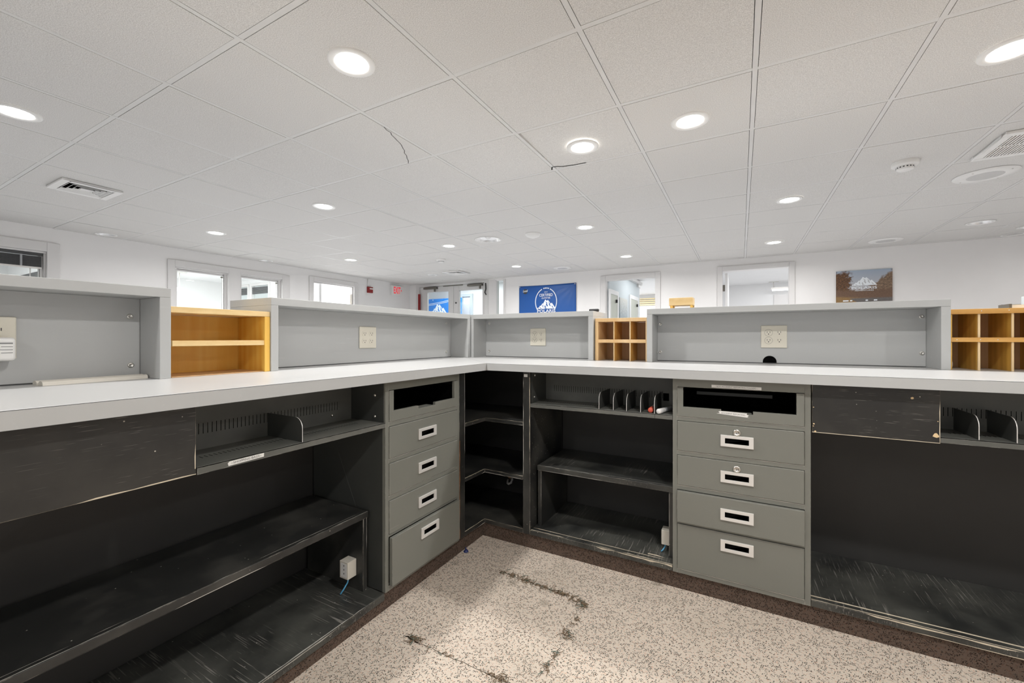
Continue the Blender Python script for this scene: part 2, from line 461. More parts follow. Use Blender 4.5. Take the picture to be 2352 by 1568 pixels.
for j in range(-5, 12):
    y = tile_y(j)
    if y < YW - .03:
        for i in range(-11, 7):
            a, b_ = max(tile_x(i) + .0106, XW), min(tile_x(i + 1) - .0106, 4.15)
            tm.box(a, b_, y - .0112, y + .0112, ZC + .0015, ZC + .03)
struct(tm, 'ceiling_grid', M['tee'])
def ribbon(pts, w, z):
    mb = MB()
    for k in range(len(pts) - 1):
        a, b_ = Vector(pts[k]), Vector(pts[k + 1]); d = (b_ - a).normalized(); n = Vector((-d.y, d.x)) * w / 2
        mb.face([(a.x - n.x, a.y - n.y, z), (b_.x - n.x, b_.y - n.y, z), (b_.x + n.x, b_.y + n.y, z), (a.x + n.x, a.y + n.y, z)])
    return mb
pts = []
for k in range(15):
    t = k / 14; pts.append((-1.783 - .218 * t + .035 * sin(t * pi) + random.uniform(-.006, .006), 1.72 + .437 * t + random.uniform(-.006, .006)))
cr = ribbon(pts, .0035, ZC - .0006)
cr2 = ribbon([(-1.185, 2.742), (-1.165, 2.70), (-1.13, 2.705), (-1.10, 2.725), (-1.02, 2.738), (-.93, 2.742)], .007, ZC - .0006)
cr.v += cr2.v; n0 = len(cr.v) - len(cr2.v); cr.f += [[i + n0 for i in f] for f in cr2.f]; cr.mi += cr2.mi; cr.smooth += cr2.smooth
cro = cr.build('crack', M['void'], ceiling); cro['label'] = 'thin dark cracks'

def wall_x(name, x0, x1, ya, yb, z1, ops, mat):
    """wall whose plane is x=const; ops=(y0,y1,z0,z1) sorted"""
    mb = MB(); y = ya
    for (a, b_, c, d) in ops:
        mb.box(x0, x1, y, a, 0, z1)
        if c > 0: mb.box(x0, x1, a, b_, 0, c)
        mb.box(x0, x1, a, b_, d, z1); y = b_
    mb.box(x0, x1, y, yb, 0, z1)
    return struct(mb, name, mat)
def wall_y(name, y0, y1, xa, xb, z1, ops, mat):
    mb = MB(); x = xa
    for (a, b_, c, d) in ops:
        mb.box(x, a, y0, y1, 0, z1)
        if c > 0: mb.box(a, b_, y0, y1, 0, c)
        mb.box(a, b_, y0, y1, d, z1); x = b_
    mb.box(x, xb, y0, y1, 0, z1)
    return struct(mb, name, mat)
OPL = [(.20, 1.515, .92, 1.985), (2.68, 3.345, .92, 2.0), (3.505, 4.16, .92, 2.01), (4.735, 5.61, 0, 2.05)]
OPR = [(-6.36, -4.555, 0, 2.205), (-4.33, -4.135, .1, 2.205), (-2.08, -1.243, 0, 2.055), (-.25, .610, 0, 2.075)]
ZT = ZC + .12
wall_x('wall_left', XW - .13, XW, -3.2, YW + .13, ZT, OPL, M['wall'])
wall_y('wall_back', YW, YW + .13, XW, 4.2, ZT, OPR, M['wall'])
def casing_l(name, a, b_, z1, w=.085, z0=0., mull=None):
    mb = MB(); x0, x1 = XW + .001, XW + .020
    mb.box(x0, x1, a - w, a, z0, z1 + w); mb.box(x0, x1, b_, b_ + w, z0, z1 + w); mb.box(x0, x1, a, b_, z1, z1 + w)
    if z0 > 0: mb.box(x0, x1, a - w, b_ + w, z0 - .07, z0)
    # inner stop
    mb.box(XW - .10, XW - .02, a, a + .018, z0, z1); mb.box(XW - .10, XW - .02, b_ - .018, b_, z0, z1); mb.box(XW - .10, XW - .02, a + .018, b_ - .018, z1 - .018, z1)
    return struct(mb, name, M['trim'], bevel=.004)
def casing_r(name, a, b_, z1, w=.09):
    mb = MB(); y0, y1 = YW - .020, YW - .001
    mb.box(a - w, a, y0, y1, 0, z1 + w); mb.box(b_, b_ + w, y0, y1, 0, z1 + w); mb.box(a, b_, y0, y1, z1, z1 + w)
    return struct(mb, name, M['trim'], bevel=.004)
wall_x('wall_right', 4.2, 4.33, -3.2, YW + .13, ZT, [], M['wall'])
wall_y('wall_front', -3.33, -3.2, XW, 4.2, ZT, [(-5.8, -3.2, .7, 2.0), (-2.2, .4, .7, 2.0), (1.2, 3.6, .7, 2.0)], M['wall'])  # unseen wall; its open windows are added to admit fill light
casing_l('trim_1', .20, 1.515, 1.985, .10, .92)
mb = MB(); x0, x1 = XW + .001, XW + .020
for (a, b_) in ((2.60, 2.68), (3.345, 3.505), (4.16, 4.285)): mb.box(x0, x1, a, b_, .92, 2.09)
mb.box(x0, x1, 2.68, 3.345, 2.0, 2.09); mb.box(x0, x1, 3.505, 4.16, 2.01, 2.09); mb.box(x0, x1, 2.60, 4.285, .85, .92)
for (a, b_, z1) in ((2.68, 3.345, 2.0), (3.505, 4.16, 2.01)):
    mb.box(XW - .10, XW - .03, b_ - .035, b_, .92, z1); mb.box(XW - .10, XW - .03, a, a + .012, .92, z1)
struct(mb, 'trim_2', M['trim'], bevel=.004)
tr3 = casing_l('trim_3', 4.735, 5.61, 2.05, .085)
MB().box(XW - .075, XW - .02, 5.585, 5.5915, 1.70, 1.90).build('hinge', M['bronze'], tr3)
casing_r('trim_4', -2.08, -1.243, 2.055, .085)
casing_r('trim_5', -.25, .610, 2.075, .07)
# glazing of the three internal windows
for n, (a, b_, z0, z1) in enumerate(OPL[:3]):
    w = MB(); x = XW - .062; xf = XW - .006
    w.box(x - .02, x + .02, a + .018, a + .045, z0, z1 - .019); w.box(x - .02, x + .02, b_ - .045, b_ - .018, z0, z1 - .019); w.box(XW - .019, xf, a + .0005, b_ - .0005, z1 - .02, z1 - .0005)
    w.box(x - .02, x + .02, a + .045, b_ - .045, z1 - .045, z1 - .019); w.box(x - .02, x + .02, a + .045, b_ - .045, z0, z0 + .03)
    wf = struct(w, 'window_%d' % (n + 1), M['trim'], bevel=.003)
    B(x - .003, x + .003, a + .045, b_ - .045, z0 + .03, z1 - .045).build('glass_pane', M['glass'], wf)
    if n > 0: B(x + .021, x + .03, b_ - .085, b_ - .055, z1 - .075, z1 - .058).build('catch', M['bronze'], wf)
# blind in the nearest window
bl = thing('window_blind', 'dark grey venetian blind pulled up inside the nearest left window', 'blind', 'W', (XW - .03, .9, 1.80))
B(XW - .055, XW - .015, .222, 1.49, 1.935, 1.962).build('headrail', M['slate'], bl)
s_ = MB()
for k in range(13): s_.box(XW - .052, XW - .014, .225, 1.482, 1.812 + k * .009, 1.8185 + k * .009)
s_.build('slat_stack', M['slate'], bl)
B(XW - .054, XW - .013, .225, 1.482, 1.795, 1.811).build('bottom_rail', M['alum'], bl)
for y in (.5, 1.335): B(XW - .0125, XW - .009, y - .008, y + .008, 1.811, 1.933).build('ladder_tape', M['greycap'], bl)
MB().tube([(XW - .02, 1.40, 1.795), (XW - .02, 1.40, 1.30)], .0045).build('tilt_wand', M['white_pl'], bl)

# ---- rooms behind the left wall
def roombox(nm, x0, x1, y0, y1, z1, mat, skip=(), win=None):
    if 'x0' not in skip: wall_x('wall_' + nm + '_far', x0 - .1, x0, y0, y1, z1, [], mat)
    if 'x1' not in skip: wall_x('wall_' + nm + '_near', x1, x1 + .1, y0, y1, z1, [], mat)
    if 'y0' not in skip: wall_y('wall_' + nm + '_side', y0 - .05, y0, x0, x1, z1, [], mat)
    if 'y1' not in skip: wall_y('wall_' + nm + '_end', y1, y1 + .05, x0, x1, z1, win or [], mat)
    struct(B(x0 - .1, x1, y0, y1, z1, z1 + .05), 'ceiling_' + nm, mat)
def area(name, loc, rot, sx, sy, e, col=(1, 1, 1), shape='RECTANGLE', spread=180):
    l = bpy.data.lights.new(name, 'AREA'); l.shape = shape; l.size = sx; l.size_y = sy; l.energy = e; l.color = col; l.spread = R(spread)
    o = bpy.data.objects.new(name, l); COL.objects.link(o); o.location = loc; o.rotation_euler = rot
    return o
XB = XW - .13
roombox('store', -10.9, XB, -1.0, 2.05, 2.30, M['room'], ('x1',))
roombox('office', -9.9, XB, 2.12, 4.95, 2.25, M['room'], ('x1',), [(-9.45, -9.03, .9, 2.12), (-8.87, -8.30, .9, 2.12)])
roombox('den', -8.1, XB, 5.05, 6.9, 2.30, M['room'], ('x1', 'y0'))
area('store_light', (-8.6, .6, 2.28), (0, 0, 0), 1.2, 1.2, 85)
area('office_light', (-7.8, 3.2, 2.23), (0, 0, 0), 1.2, 1.2, 105)
area('den_light', (-7.5, 5.9, 2.28), (0, 0, 0), 1.0, 1.0, 85)
single(B(-10.9, -7.6, 2.03, 2.045, .8, 2.05), 'wall_board', M['slate'], 'dark flat board on the side wall seen through the nearest left window', 'board', 'W', (-9.2, 2.04, .8))
for k, (a, b_) in enumerate(((-9.45, -9.03), (-8.87, -8.30))):
    w = MB()
    w.box(a - .05, a, 4.93, 4.949, .85, 2.17); w.box(b_, b_ + .05, 4.93, 4.949, .85, 2.17); w.box(a, b_, 4.93, 4.949, 2.12, 2.17); w.box(a, b_, 4.93, 4.949, .85, .9)
    w.box((a + b_) / 2 - .012, (a + b_) / 2 + .012, 4.96, 4.98, .9, 1.5)
    wf = struct(w, 'window_%d' % (4 + k), M['trim'])
    B(a, b_, 4.968, 4.972, .9, 2.12).build('glass_pane', M['glass'], wf)
    q = MB()
    for z in range(9): q.box(a + .01, b_ - .01, 4.935, 4.955, 1.955 + z * .016, 1.966 + z * .016)
    single(q, 'office_blind', M['slate'], ['left dark blind bunched at a far office window', 'right dark blind bunched at a far office window'][k], 'blind', 'W', ((a + b_) / 2, 4.945, 1.955), 'office blinds')
lt = thing('tube_light', 'hanging tube light seen through the wide left window', 'light fixture', 'W', (-8.95, 3.45, 1.90))
B(-8.99, -8.91, 3.15, 3.75, 1.93, 1.97).build('housing', M['alum'], lt)
MB().tube([(-8.95, 3.17, 1.915), (-8.95, 3.73, 1.915)], .014).build('tube', M['tube_lit'], lt)
MB().tube([(-8.95, 3.70, 1.97), (-8.95, 3.70, 2.249)], .007).build('stem', M['alum'], lt)
B(-9.0, -8.9, 3.6, 3.8, 2.235, 2.249).build('canopy', M['alum'], lt)

# ---- rooms behind the back wall
YB = YW + .13
HB = M['hallblue']
mb = MB(); mb.box(-2.15, -2.05, YB, 9.83, 0, 2.32); struct(mb, 'wall_hall_left', HB)
struct(B(-2.05, -2.01, 9.55, 9.83, 2.2, 2.26).box(-2.05, -1.985, YB, 9.83, 2.26, 2.32), 'trim_6', M['alu_frame'])
def hall_door(n, a, b_, z1):
    w = MB(); w.box(-2.049, -2.025, a - .08, a, 0, z1 + .08); w.box(-2.049, -2.025, b_, b_ + .08, 0, z1 + .08); w.box(-2.049, -2.025, a, b_, z1, z1 + .08)
    t = struct(w, 'trim_%d' % n, M['room'], bevel=.004)
    d = struct(B(-2.049, -2.035, a, b_, 0, z1), 'door_%d' % n, M['halldoor'])
    B(-2.034, -2.0, b_ - .12, b_ - .10, z1 - .14, z1 - .08).build('hook', M['blackpl'], d)
    return d
hall_door(7, YB + .02, 7.80, 1.84)
hall_door(8, 8.88, 9.55, 1.88)
single(B(-2.049, -2.03, 7.98, 8.58, 1.30, 1.83), 'wall_print', M['art'], 'grey blue picture on the hallway wall beyond the doorway', 'picture', 'W', (-2.04, 8.28, 1.30))
struct(B(-4.0, -.75, 13.0, 13.1, 0, 2.4), 'wall_hall_end', M['room'])
struct(B(-.85, -.75, YB, 13.0, 0, 2.4), 'wall_hall_right', M['room'])
struct(B(-4.0, -.75, YB, 13.1, 2.36, 2.42), 'ceiling_hall', M['room'])
struct(B(-4.1, -4.0, 9.83, 13.0, 0, 2.4), 'wall_hall_far', M['room'])
yb = MB()
for k in range(4): yb.box(-2.75, -1.4, 12.93, 12.985, 2.04 + k * .06, 2.07 + k * .06)
single(yb, 'roman_blind', M['yellow'], 'yellow striped blind at the far end of the hallway', 'blind', 'W', (-2.1, 12.95, 2.04))
area('hall_light', (-2.4, 11.4, 2.34), (0, 0, 0), 1.6, 1.6, 75)
area('hall_light_near', (-1.45, 8.6, 2.34), (0, 0, 0), .6, .9, 9)
# room with open white door
struct(B(-.74, 3.2, 10.85, 10.95, 0, 2.3), 'wall_backroom_end', M['room'])
struct(B(3.1, 3.2, YB, 10.85, 0, 2.3), 'wall_backroom_right', M['room'])
struct(B(-.74, 3.2, YB, 10.95, 2.26, 2.32), 'ceiling_backroom', M['room'])
area('backroom_light', (1.2, 8.9, 2.24), (0, 0, 0), 1.2, 1.2, 62)
d3 = struct(B(-.215, -.18, YB + .012, 8.13, .01, 2.06), 'door_3', M['room'], bevel=.002)
B(-.249, -.217, YB + .0, YB + .012, 1.78, 1.88).build('hinge', M['bronze'], d3)
lt = thing('tube_light', 'hanging tube light seen through the doorway with the white open door', 'light fixture', 'W', (1.1, 10.55, 2.05))
B(.57, 1.75, 10.51, 10.59, 2.095, 2.135).build('housing', M['alum'], lt)
MB().tube([(.59, 10.55, 2.078), (1.73, 10.55, 2.078)], .016).build('tube', M['tube_lit'], lt)
MB().tube([(.62, 10.55, 2.135), (.62, 10.55, 2.259)], .008).build('stem', M['alum'], lt)
B(.53, .71, 10.5, 10.6, 2.248, 2.259).build('canopy', M['alum'], lt)
struct(B(.72, 1.5, 10.825, 10.849, 0, 2.0).box(.64, .72, 10.825, 10.849, 0, 2.0), 'trim_9', M['trim'])

# ---- glazed entrance doors and sidelite
fr = MB(); y0, y1 = YW - .012, YW + .10
fr.box(-6.42, -6.34, y0, y1, 0, 2.235); fr.box(-4.60, -4.50, y0, y1, 0, 2.235); fr.box(-6.34, -4.60, y0, y1, 2.185, 2.235)
struct(fr, 'trim_10', M['alu_frame'], bevel=.003)
def glazed(n, a, b_, ga, gb, gz):
    m_ = MB(); y0, y1 = YW + .02, YW + .065
    m_.box(a, ga, y0, y1, .01, 2.18); m_.box(gb, b_, y0, y1, .01, 2.18); m_.box(ga, gb, y0, y1, gz, 2.18); m_.box(ga, gb, y0, y1, .01, .3)
    d = struct(m_, 'door_%d' % n, M['alu_frame'], bevel=.003)
    B(ga, gb, YW + .04, YW + .046, .3, gz).build('glass_pane', M['glass'], d)
    return d
dl = glazed(1, -6.335, -5.40, -6.12, -5.535, 2.06)
dr = glazed(2, -5.395, -4.605, -5.25, -4.66, 2.055)
for d, xa in ((dl, -6.18), (dr, -5.0)):
    q = MB(); q.box(xa, xa + .36, YW - .05, YW + .019, 2.125, 2.165); q.box(xa + .30, xa + .33, YW - .055, YW - .02, 2.06, 2.135)
    q.build('door_closer', M['bronze'], d, .006)
B(-5.66, -5.15, YW - .012, YW + .018, 2.166, 2.18).build('track', M['bronze'], dl)
MB().lathe([(0, -.012), (.016, -.012), (.018, 0)], 16, (-5.33, YW + .018, 1.80), 'y').build('lock', M['blackpl'], dr)
q = MB(); q.tube([(-4.56, YW - .02, 2.17), (-4.55, YW - .03, 2.05), (-4.575, YW - .03, 1.98), (-4.545, YW - .02, 1.93)], .012); 
tag(single(q, 'door_strap', M['blackpl'], 'dark curled strap hanging by the right glass door top', 'strap', 'W', (-4.56, YW, 1.93)), None, None)
rp = B(-6.435 + .10, -6.29, YW - .045, YW - .013, 1.62, 2.03)  # narrow upright red box on the door jamb
single(rp, 'red_strip', M['darkred'], 'narrow dark red strip on the left jamb of the glass doors', 'plate', 'W', (-6.31, YW - .03, 1.62))
sl = MB(); sl.box(-4.345, -4.315, YW - .01, YW + .10, .08, 2.22); sl.box(-4.15, -4.10, YW - .012, YW + .10, .08, 2.22)
sl.box(-4.315, -4.15, YW - .01, YW + .10, .08, .13); sl.box(-4.50, -4.345, YW - .006, YW + .0, .0, 2.235)
sf = struct(sl, 'window_6', M['trim'], bevel=.003)
B(-4.315, -4.15, YW + .04, YW + .046, .13, 2.21).build('glass_pane', M['glass'], sf)
# vestibule beyond the doors
struct(B(-9.2, -3.0, 9.35, 9.45, 0, 2.5), 'wall_vestibule_end', M['room'])
struct(B(-9.3, -9.2, YB, 9.45, 0, 2.5), 'wall_vestibule_left', M['room'])
struct(B(-3.0, -2.9, YB, 9.45, 0, 2.5), 'wall_vestibule_right', M['room'])
struct(B(-9.3, -2.9, YB, 9.45, 2.5, 2.55), 'ceiling_vestibule', M['room'])
area('vestibule_light', (-5.8, 8.3, 2.48), (0, 0, 0), 2.5, 1.2, 60, (.93, .97, 1))
w = MB(); w.box(-6.75, -6.68, 9.30, 9.349, 0, 2.25); w.box(-6.42, -6.35, 9.30, 9.349, 0, 2.25); w.box(-6.68, -6.42, 9.30, 9.349, 2.18, 2.25)
struct(w, 'trim_11', M['hallblue'])

# ------------------------------------------------------------------ mountain emblem helper
def emblem(fn, d0, d1):
    mb = MB()
    mb.prism([(0, 0), (.05, .16), (.09, .12), (.17, .36), (.21, .32), (.29, .58), (.33, .54), (.45, 1.), (.53, .82), (.585, .94), (.74, .52), (.79, .62), (1, 0)], fn, d0, d1)
    mb.cur = 1
    for p in ([(.30, .50), (.345, .40), (.325, .28), (.37, .10), (.305, .22), (.29, .32), (.315, .40)],
              [(.45, .82), (.51, .58), (.48, .45), (.55, .20), (.585, .33), (.54, .5), (.555, .62)],
              [(.60, .76), (.655, .56), (.635, .45), (.71, .22), (.725, .34), (.69, .46), (.70, .56)],
              [(.42, .40), (.48, .22), (.455, .14), (.54, .02), (.41, .02), (.435, .12), (.405, .2)],
              [(.15, .24), (.20, .12), (.26, .02), (.18, .05)], [(.78, .38), (.84, .22), (.90, .04), (.81, .14)], [(.06, .10), (.11, .02), (.05, .02)]):
        mb.prism(p, fn, d1 + .0001, d1 + .0004)
    return mb
def wall_fn(x0, z0, w, h, y):      # plane facing -y
    return lambda a, b_, d: (x0 + a * w, y - d, z0 + b_ * h)
# blue banner
BX0, BX1, BZ0, BZ1 = -3.79, -2.618, 1.42, 2.055
bn = thing('wall_banner', 'blue banner with white mountain emblem hanging on the back wall', 'banner', 'W', ((BX0 + BX1) / 2, YW - .01, BZ0))
gm = MB(); nx, nz = 40, 22
def bpos(i, j):
    u, v_ = i / nx, j / nz
    r = math.hypot((1 - u), (1 - v_) * .55); a = math.atan2((1 - v_) * .55, 1 - u + 1e-6)
    y = YW - .012 - .006 * abs(sin(9 * a)) * max(0, 1 - r * 1.6) - .003 * sin(u * 7) * (1 - abs(2 * v_ - 1))
    return (BX0 + (BX1 - BX0) * u, y, BZ0 + (BZ1 - BZ0) * v_ - .008 * sin(pi * u) * v_)
for i in range(nx):
    for j in range(nz): gm.face([bpos(i, j), bpos(i + 1, j), bpos(i + 1, j + 1), bpos(i, j + 1)], True)
cl = gm.build('cloth', M['banner'], bn)
sm = cl.modifiers.new('thick', 'SOLIDIFY'); sm.thickness = .001
yb_ = YW - .0205
cx_ = -3.215
arc = MB()
for s0, s1 in ((-38, 68), (112, 218)):
    P = []
    for k in range(25):
        t = R(s0 + (s1 - s0) * k / 24); P.append((cx_ + .225 * cos(t), yb_, 1.735 + .262 * sin(t)))
    for k in range(24):
        a, b_ = P[k], P[k + 1]
        def inn(p): return (cx_ + (p[0] - cx_) * .935, yb_, 1.735 + (p[2] - 1.735) * .935)
        arc.face([a, b_, inn(b_), inn(a)])
arc.build('emblem_ring', M['print'], bn)
st = MB()
for k in range(4):
    t = R(101 - k * 8.2); st.lathe([(0, 0), (.013, 0)], 10, (cx_ + .219 * cos(t), yb_, 1.735 + .255 * sin(t)), 'y')
st.build('emblem_stars', M['print'], bn)
emblem(wall_fn(-3.40, 1.60, .385, .178, yb_), 0, .0008).build('emblem_mountain', [M['print'], M['banner']], bn)
for body, x, z, w_, h_ in (('2019', -3.25, 1.905, .068, .02), ('CERTIFIED', -3.352, 1.833, .275, .052), ('OUTFITTER', -3.305, 1.787, .18, .03), ('POLARIS', -3.395, 1.532, .375, .055), ('ADVENTURES', -3.365, 1.49, .315, .03)):
    text_part(body, 'lettering', M['print'], bn, (x, yb_, z), (1, 0, 0), (0, 0, 1), w_, h_, .0008, .012)
MB().lathe([(0, 0), (.048, 0)], 24, (-3.652, yb_ + .0004, 1.945), 'y').build('badge', M['inkdark'], bn)
text_part('Local', 'lettering', M['print'], bn, (-3.703, yb_, 1.932), (1, 0, .06), (.25, 0, 1), .098, .045, .0012, .02)
gr = [(BX0 + .02, 2.035), (BX1 - .02, 2.035)]
for x, z in gr: MB().lathe([(.005, 0), (.011, 0), (.011, -.003)], 14, (x, yb_, z), 'y').build('grommet', M['alum'], bn)
# banner beyond the glass doors
b2 = thing('vestibule_banner', 'bright blue banner with white mountains behind the left glass door', 'banner', 'W', (-7.1, 9.0, 1.3))
B(-7.85, -6.47, 9.0, 9.004, 1.3, 2.125).build('cloth', M['banner2'], b2)
for dz in (0, .035):
    q = MB(); P = [(-7.85 + 1.05 * k / 12, 8.997, 2.0 - .035 * 1 + dz - .03 * (1 - k / 12) + .085 * (k / 12) ** 2) for k in range(13)]
    for k in range(12): a, b_ = P[k], P[k + 1]; q.face([a, b_, (b_[0], b_[1], b_[2] + .012), (a[0], a[1], a[2] + .012)])
    q.build('stripe', M['print'], b2)
emblem(wall_fn(-7.58, 1.70, .62, .285, 8.998), 0, .001).build('emblem_mountain', [M['print'], M['banner2']], b2)
for x in (-7.45, -6.9): MB().lathe([(0, 0), (.014, 0)], 12, (x, 8.998, 2.095), 'y').build('grommet', M['print'], b2)
# poster
PX0, PX1, PZ0, PZ1 = 1.15, 1.739, 1.50, 1.962
po = thing('landscape_poster', 'autumn road photo print with white mountain emblem on the back wall', 'poster', 'W', ((PX0 + PX1) / 2, YW - .008, PZ0))
B(PX0, PX1, YW - .016, YW - .002, PZ0, PZ1).build('print_panel', M['poster'], po)
emblem(wall_fn(1.315, 1.755, .27, .115, YW - .0165), 0, .0008).build('emblem_mountain', [M['print'], M['greyprint']], po)
text_part('POLARIS', 'lettering', M['print'], po, (1.318, YW - .0165, 1.705), (1, 0, 0), (0, 0, 1), .265, .036, .0008, .012)
text_part('ADVENTURES', 'lettering', M['print'], po, (1.35, YW - .0165, 1.68), (1, 0, 0), (0, 0, 1), .20, .014, .0008, .006)
for a, b_ in ((1.225, 1.285), (1.30, 1.325), (1.465, 1.49), (1.55, 1.585)): B(a, b_, YW - .0168, YW - .0161, 1.546, 1.562).build('print_mark', M['print'], po)
# exit sign and strobe
ex = thing('exit_sign', 'white exit sign with red letters high on the left wall', 'sign', 'W', (XW + .03, 6.74, 1.97))
B(XW + .001, XW + .055, 6.57, 6.90, 1.975, 2.19).build('housing', M['white_pl'], ex, .006)
text_part('EXIT', 'lettering', M['exit_red'], ex, (XW + .0555, 6.628, 2.015), (0, 1, 0), (0, 0, 1), .20, .145, .001, .012)
q = MB(); q.face([(XW + .0562, 6.842, 2.115), (XW + .0562, 6.867, 2.09), (XW + .0562, 6.842, 2.065)]); q.build('arrow', M['exit_red'], ex)
stb = thing('strobe_alarm', 'red fire alarm strobe on the left wall beside the exit sign', 'alarm', 'W', (XW + .02, 6.0, 1.97))
B(XW + .0002, XW + .045, 5.935, 6.06, 1.965, 2.085).build('housing', M['darkred'], stb, .006)
B(XW + .0455, XW + .06, 5.965, 6.05, 2.035, 2.06).build('flash_lens', M['white_pl'], stb, .004)
MB().tube([(XW + .012, 5.95, 2.086), (XW + .012, 5.95, ZC - .001)], .011).build('conduit', M['white_pl'], stb)

# ------------------------------------------------------------------ ceiling fixtures
def downlight(x, y, label):
    t = thing('ceiling_downlight', label, 'light', 'W', (x, y, ZC), 'lit ceiling downlights')
    MB().lathe([(.099, .0), (.098, -.006), (.091, -.010), (.073, -.008), (.069, -.004)], 40, (x, y, ZC)).build('trim_ring', M['white_pl'], t)
    MB().lathe([(0, -.0045), (.069, -.0045)], 40, (x, y, ZC)).build('lens', M['lens'], t)
    return t
LITS = [(-1.488, 1.251, 'lit round downlight nearest the camera, upper left of the picture'),
        (-.246, 2.491, 'large lit downlight right of the broken tile, above the right hutch'),
        (-.873, 2.504, 'lit downlight in the raised tile with a broken corner'),
        (-3.382, .66, 'lit downlight cut by the left picture edge'),
        (.987, 2.52, 'lit downlight cut by the upper right picture edge'),
        (-3.329, 2.489, 'lit downlight above the second left hutch, left of centre'),
        (-5.245, 2.521, 'lit downlight near the left wall above the wide window pair'),
        (-5.234, 4.385, 'lit downlight near the left wall above the red strobe'),
        (-3.329, 4.34, 'lit downlight left of the large unlit round can'),
        (-1.476, 4.321, 'lit downlight to the right of the domed detector'),
        (-1.475, 6.147, 'small lit downlight above the hallway doorway'),
        (.369, 4.322, 'lit downlight farther from the doorway with the open door'),
        (.366, 6.151, 'lit downlight close above the doorway with the open door'),
        (-3.286, 6.117, 'smallest lit downlight above the blue wall banner'),
        ]
BACKL = [(.37, .63), (-1.45, -1.2), (2.2, .65), (2.2, 2.49), (2.2, 4.32), (-3.3, -1.2), (.37, -1.8), (3.3, 4.3), (3.3, 6.1)]  # out of view; the two farthest right are added to brighten the back wall
P0 = None
E_LIGHT = 17.5; DIM = {1: .5, 2: .42, 4: .6}
for i, (x, y, lab) in enumerate(LITS + [(a, b_, 'unseen lit downlight above the floor outside the right picture edge' if a > 2 else 'lit downlight above the open floor behind the camera') for a, b_ in BACKL]):
    if P0 is None: t = P0 = downlight(x, y, lab)
    else:
        t = copy_tree(P0); t.location = (x, y, ZC); t['label'] = lab
    if i >= len(LITS): t['group'] = 'downlights outside the right edge' if x > 2 else 'downlights behind the camera'
    e = E_LIGHT * DIM.get(i, 1.)
    if i >= len(LITS): e *= {0: 1.2, 7: .45, 8: .3, 4: .7}.get(i - len(LITS), 1.)
    area('downlight_lamp', (x, y, ZC - .006), (0, 0, 0), .12, .12, e, (1, .99, .975), 'DISK', 165)
def can(x, y, r, label):
    t = thing('recessed_can', label, 'light', 'W', (x, y, ZC), 'unlit recessed cans')
    MB().lathe([(r + .012, -.001), (r + .010, -.006), (r, -.006), (r - .004, 0)], 40, (x, y, ZC)).build('trim_ring', M['white_pl'], t)
    MB().lathe([(r - .004, 0), (r - .010, .02), (r - .022, .045), (.02, .055)], 40, (x, y, ZC)).build('reflector', M['reflector'], t)
    MB().lathe([(.02, .055), (.03, .048), (.04, .032), (.028, .016), (0, .01)], 20, (x, y, ZC)).build('bulb', M['white_pl'], t)
can(*CANS[0], 'unlit mirrored can by the left wall above the window with the blind')
can(*CANS[1], 'unlit mirrored can by the left wall above the window pair')
can(*BIGCAN[0], 'large unlit round can with a white inside near the middle')
can(*CANS[2], 'unlit mirrored can above the right pigeonholes, nearer one')
can(*CANS[3], 'unlit mirrored can touching the back wall at far right')
can(*CANS[4], 'small unlit can cut by the right picture edge')
def speaker(x, y, r, label):
    t = thing('ceiling_speaker', label, 'speaker', 'W', (x, y, ZC), 'ceiling speakers')
    MB().lathe([(r, -.001), (r - .003, -.007), (r * .6, -.012), (r * .56, -.010)], 44, (x, y, ZC)).build('baffle', M['white_pl'], t)
    MB().lathe([(0, -.0125), (r * .3, -.012), (r * .56, -.010)], 44, (x, y, ZC)).build('grille', M['grille'], t)
    for k in range(4):
        a = R(45 + 90 * k); MB().lathe([(0, -.013), (.005, -.0125), (.005, -.009)], 8, (x + r * .82 * cos(a), y + r * .82 * sin(a), ZC)).build('screw', M['alum'], t)
speaker(1.578, 4.364, .172, 'large round ceiling speaker below the right return grille')
speaker(1.562, 6.704, .165, 'round ceiling speaker above the autumn poster')
speaker(-2.68, 6.66, .155, 'round ceiling speaker above the blue banner')
speaker(-5.12, 6.17, .105, 'small round ceiling speaker beside the far vent')
def detector(x, y, r, h, label, dome=False):
    t = thing('smoke_detector', label, 'detector', 'W', (x, y, ZC - h), 'smoke detectors')
    if dome:
        MB().lathe([(r, 0), (r, -.010), (r * .97, -.012)], 36, (x, y, ZC)).build('base', M['white_pl'], t)
        MB().lathe([(r * .97, -.012), (r * .85, -h * .6), (r * .5, -h * .85), (r * .3, -h), (0, -h)], 36, (x, y, ZC)).build('cover', M['white_pl'], t)
    else:
        MB().lathe([(r, 0), (r, -h * .42), (r * .92, -h * .5), (r * .66, -h * .55)], 36, (x, y, ZC)).build('base', M['white_pl'], t)
        MB().lathe([(r * .66, -h * .55), (r * .62, -h * .92), (r * .55, -h), (0, -h)], 36, (x, y, ZC)).build('cover', M['white_pl'], t)
        s = MB()
        for k in range(16):
            a = 2 * pi * k / 16; c_, d_ = cos(a), sin(a); rr = r * .655; w_ = .0045
            s.face([(x + rr * c_ - w_ * d_, y + rr * d_ + w_ * c_, ZC - h * .64), (x + rr * c_ + w_ * d_, y + rr * d_ - w_ * c_, ZC - h * .64), (x + rr * c_ + w_ * d_, y + rr * d_ - w_ * c_, ZC - h * .78), (x + rr * c_ - w_ * d_, y + rr * d_ + w_ * c_, ZC - h * .78)])
        s.build('slots', M['inkdark'], t)
detector(.985, 3.79, .072, .055, 'white slotted smoke detector on the right side of the ceiling')
detector(-2.099, 4.31, .088, .05, 'white domed detector beside the large unlit can', True)
detector(-4.0, 5.02, .07, .055, 'small far smoke detector left of centre')
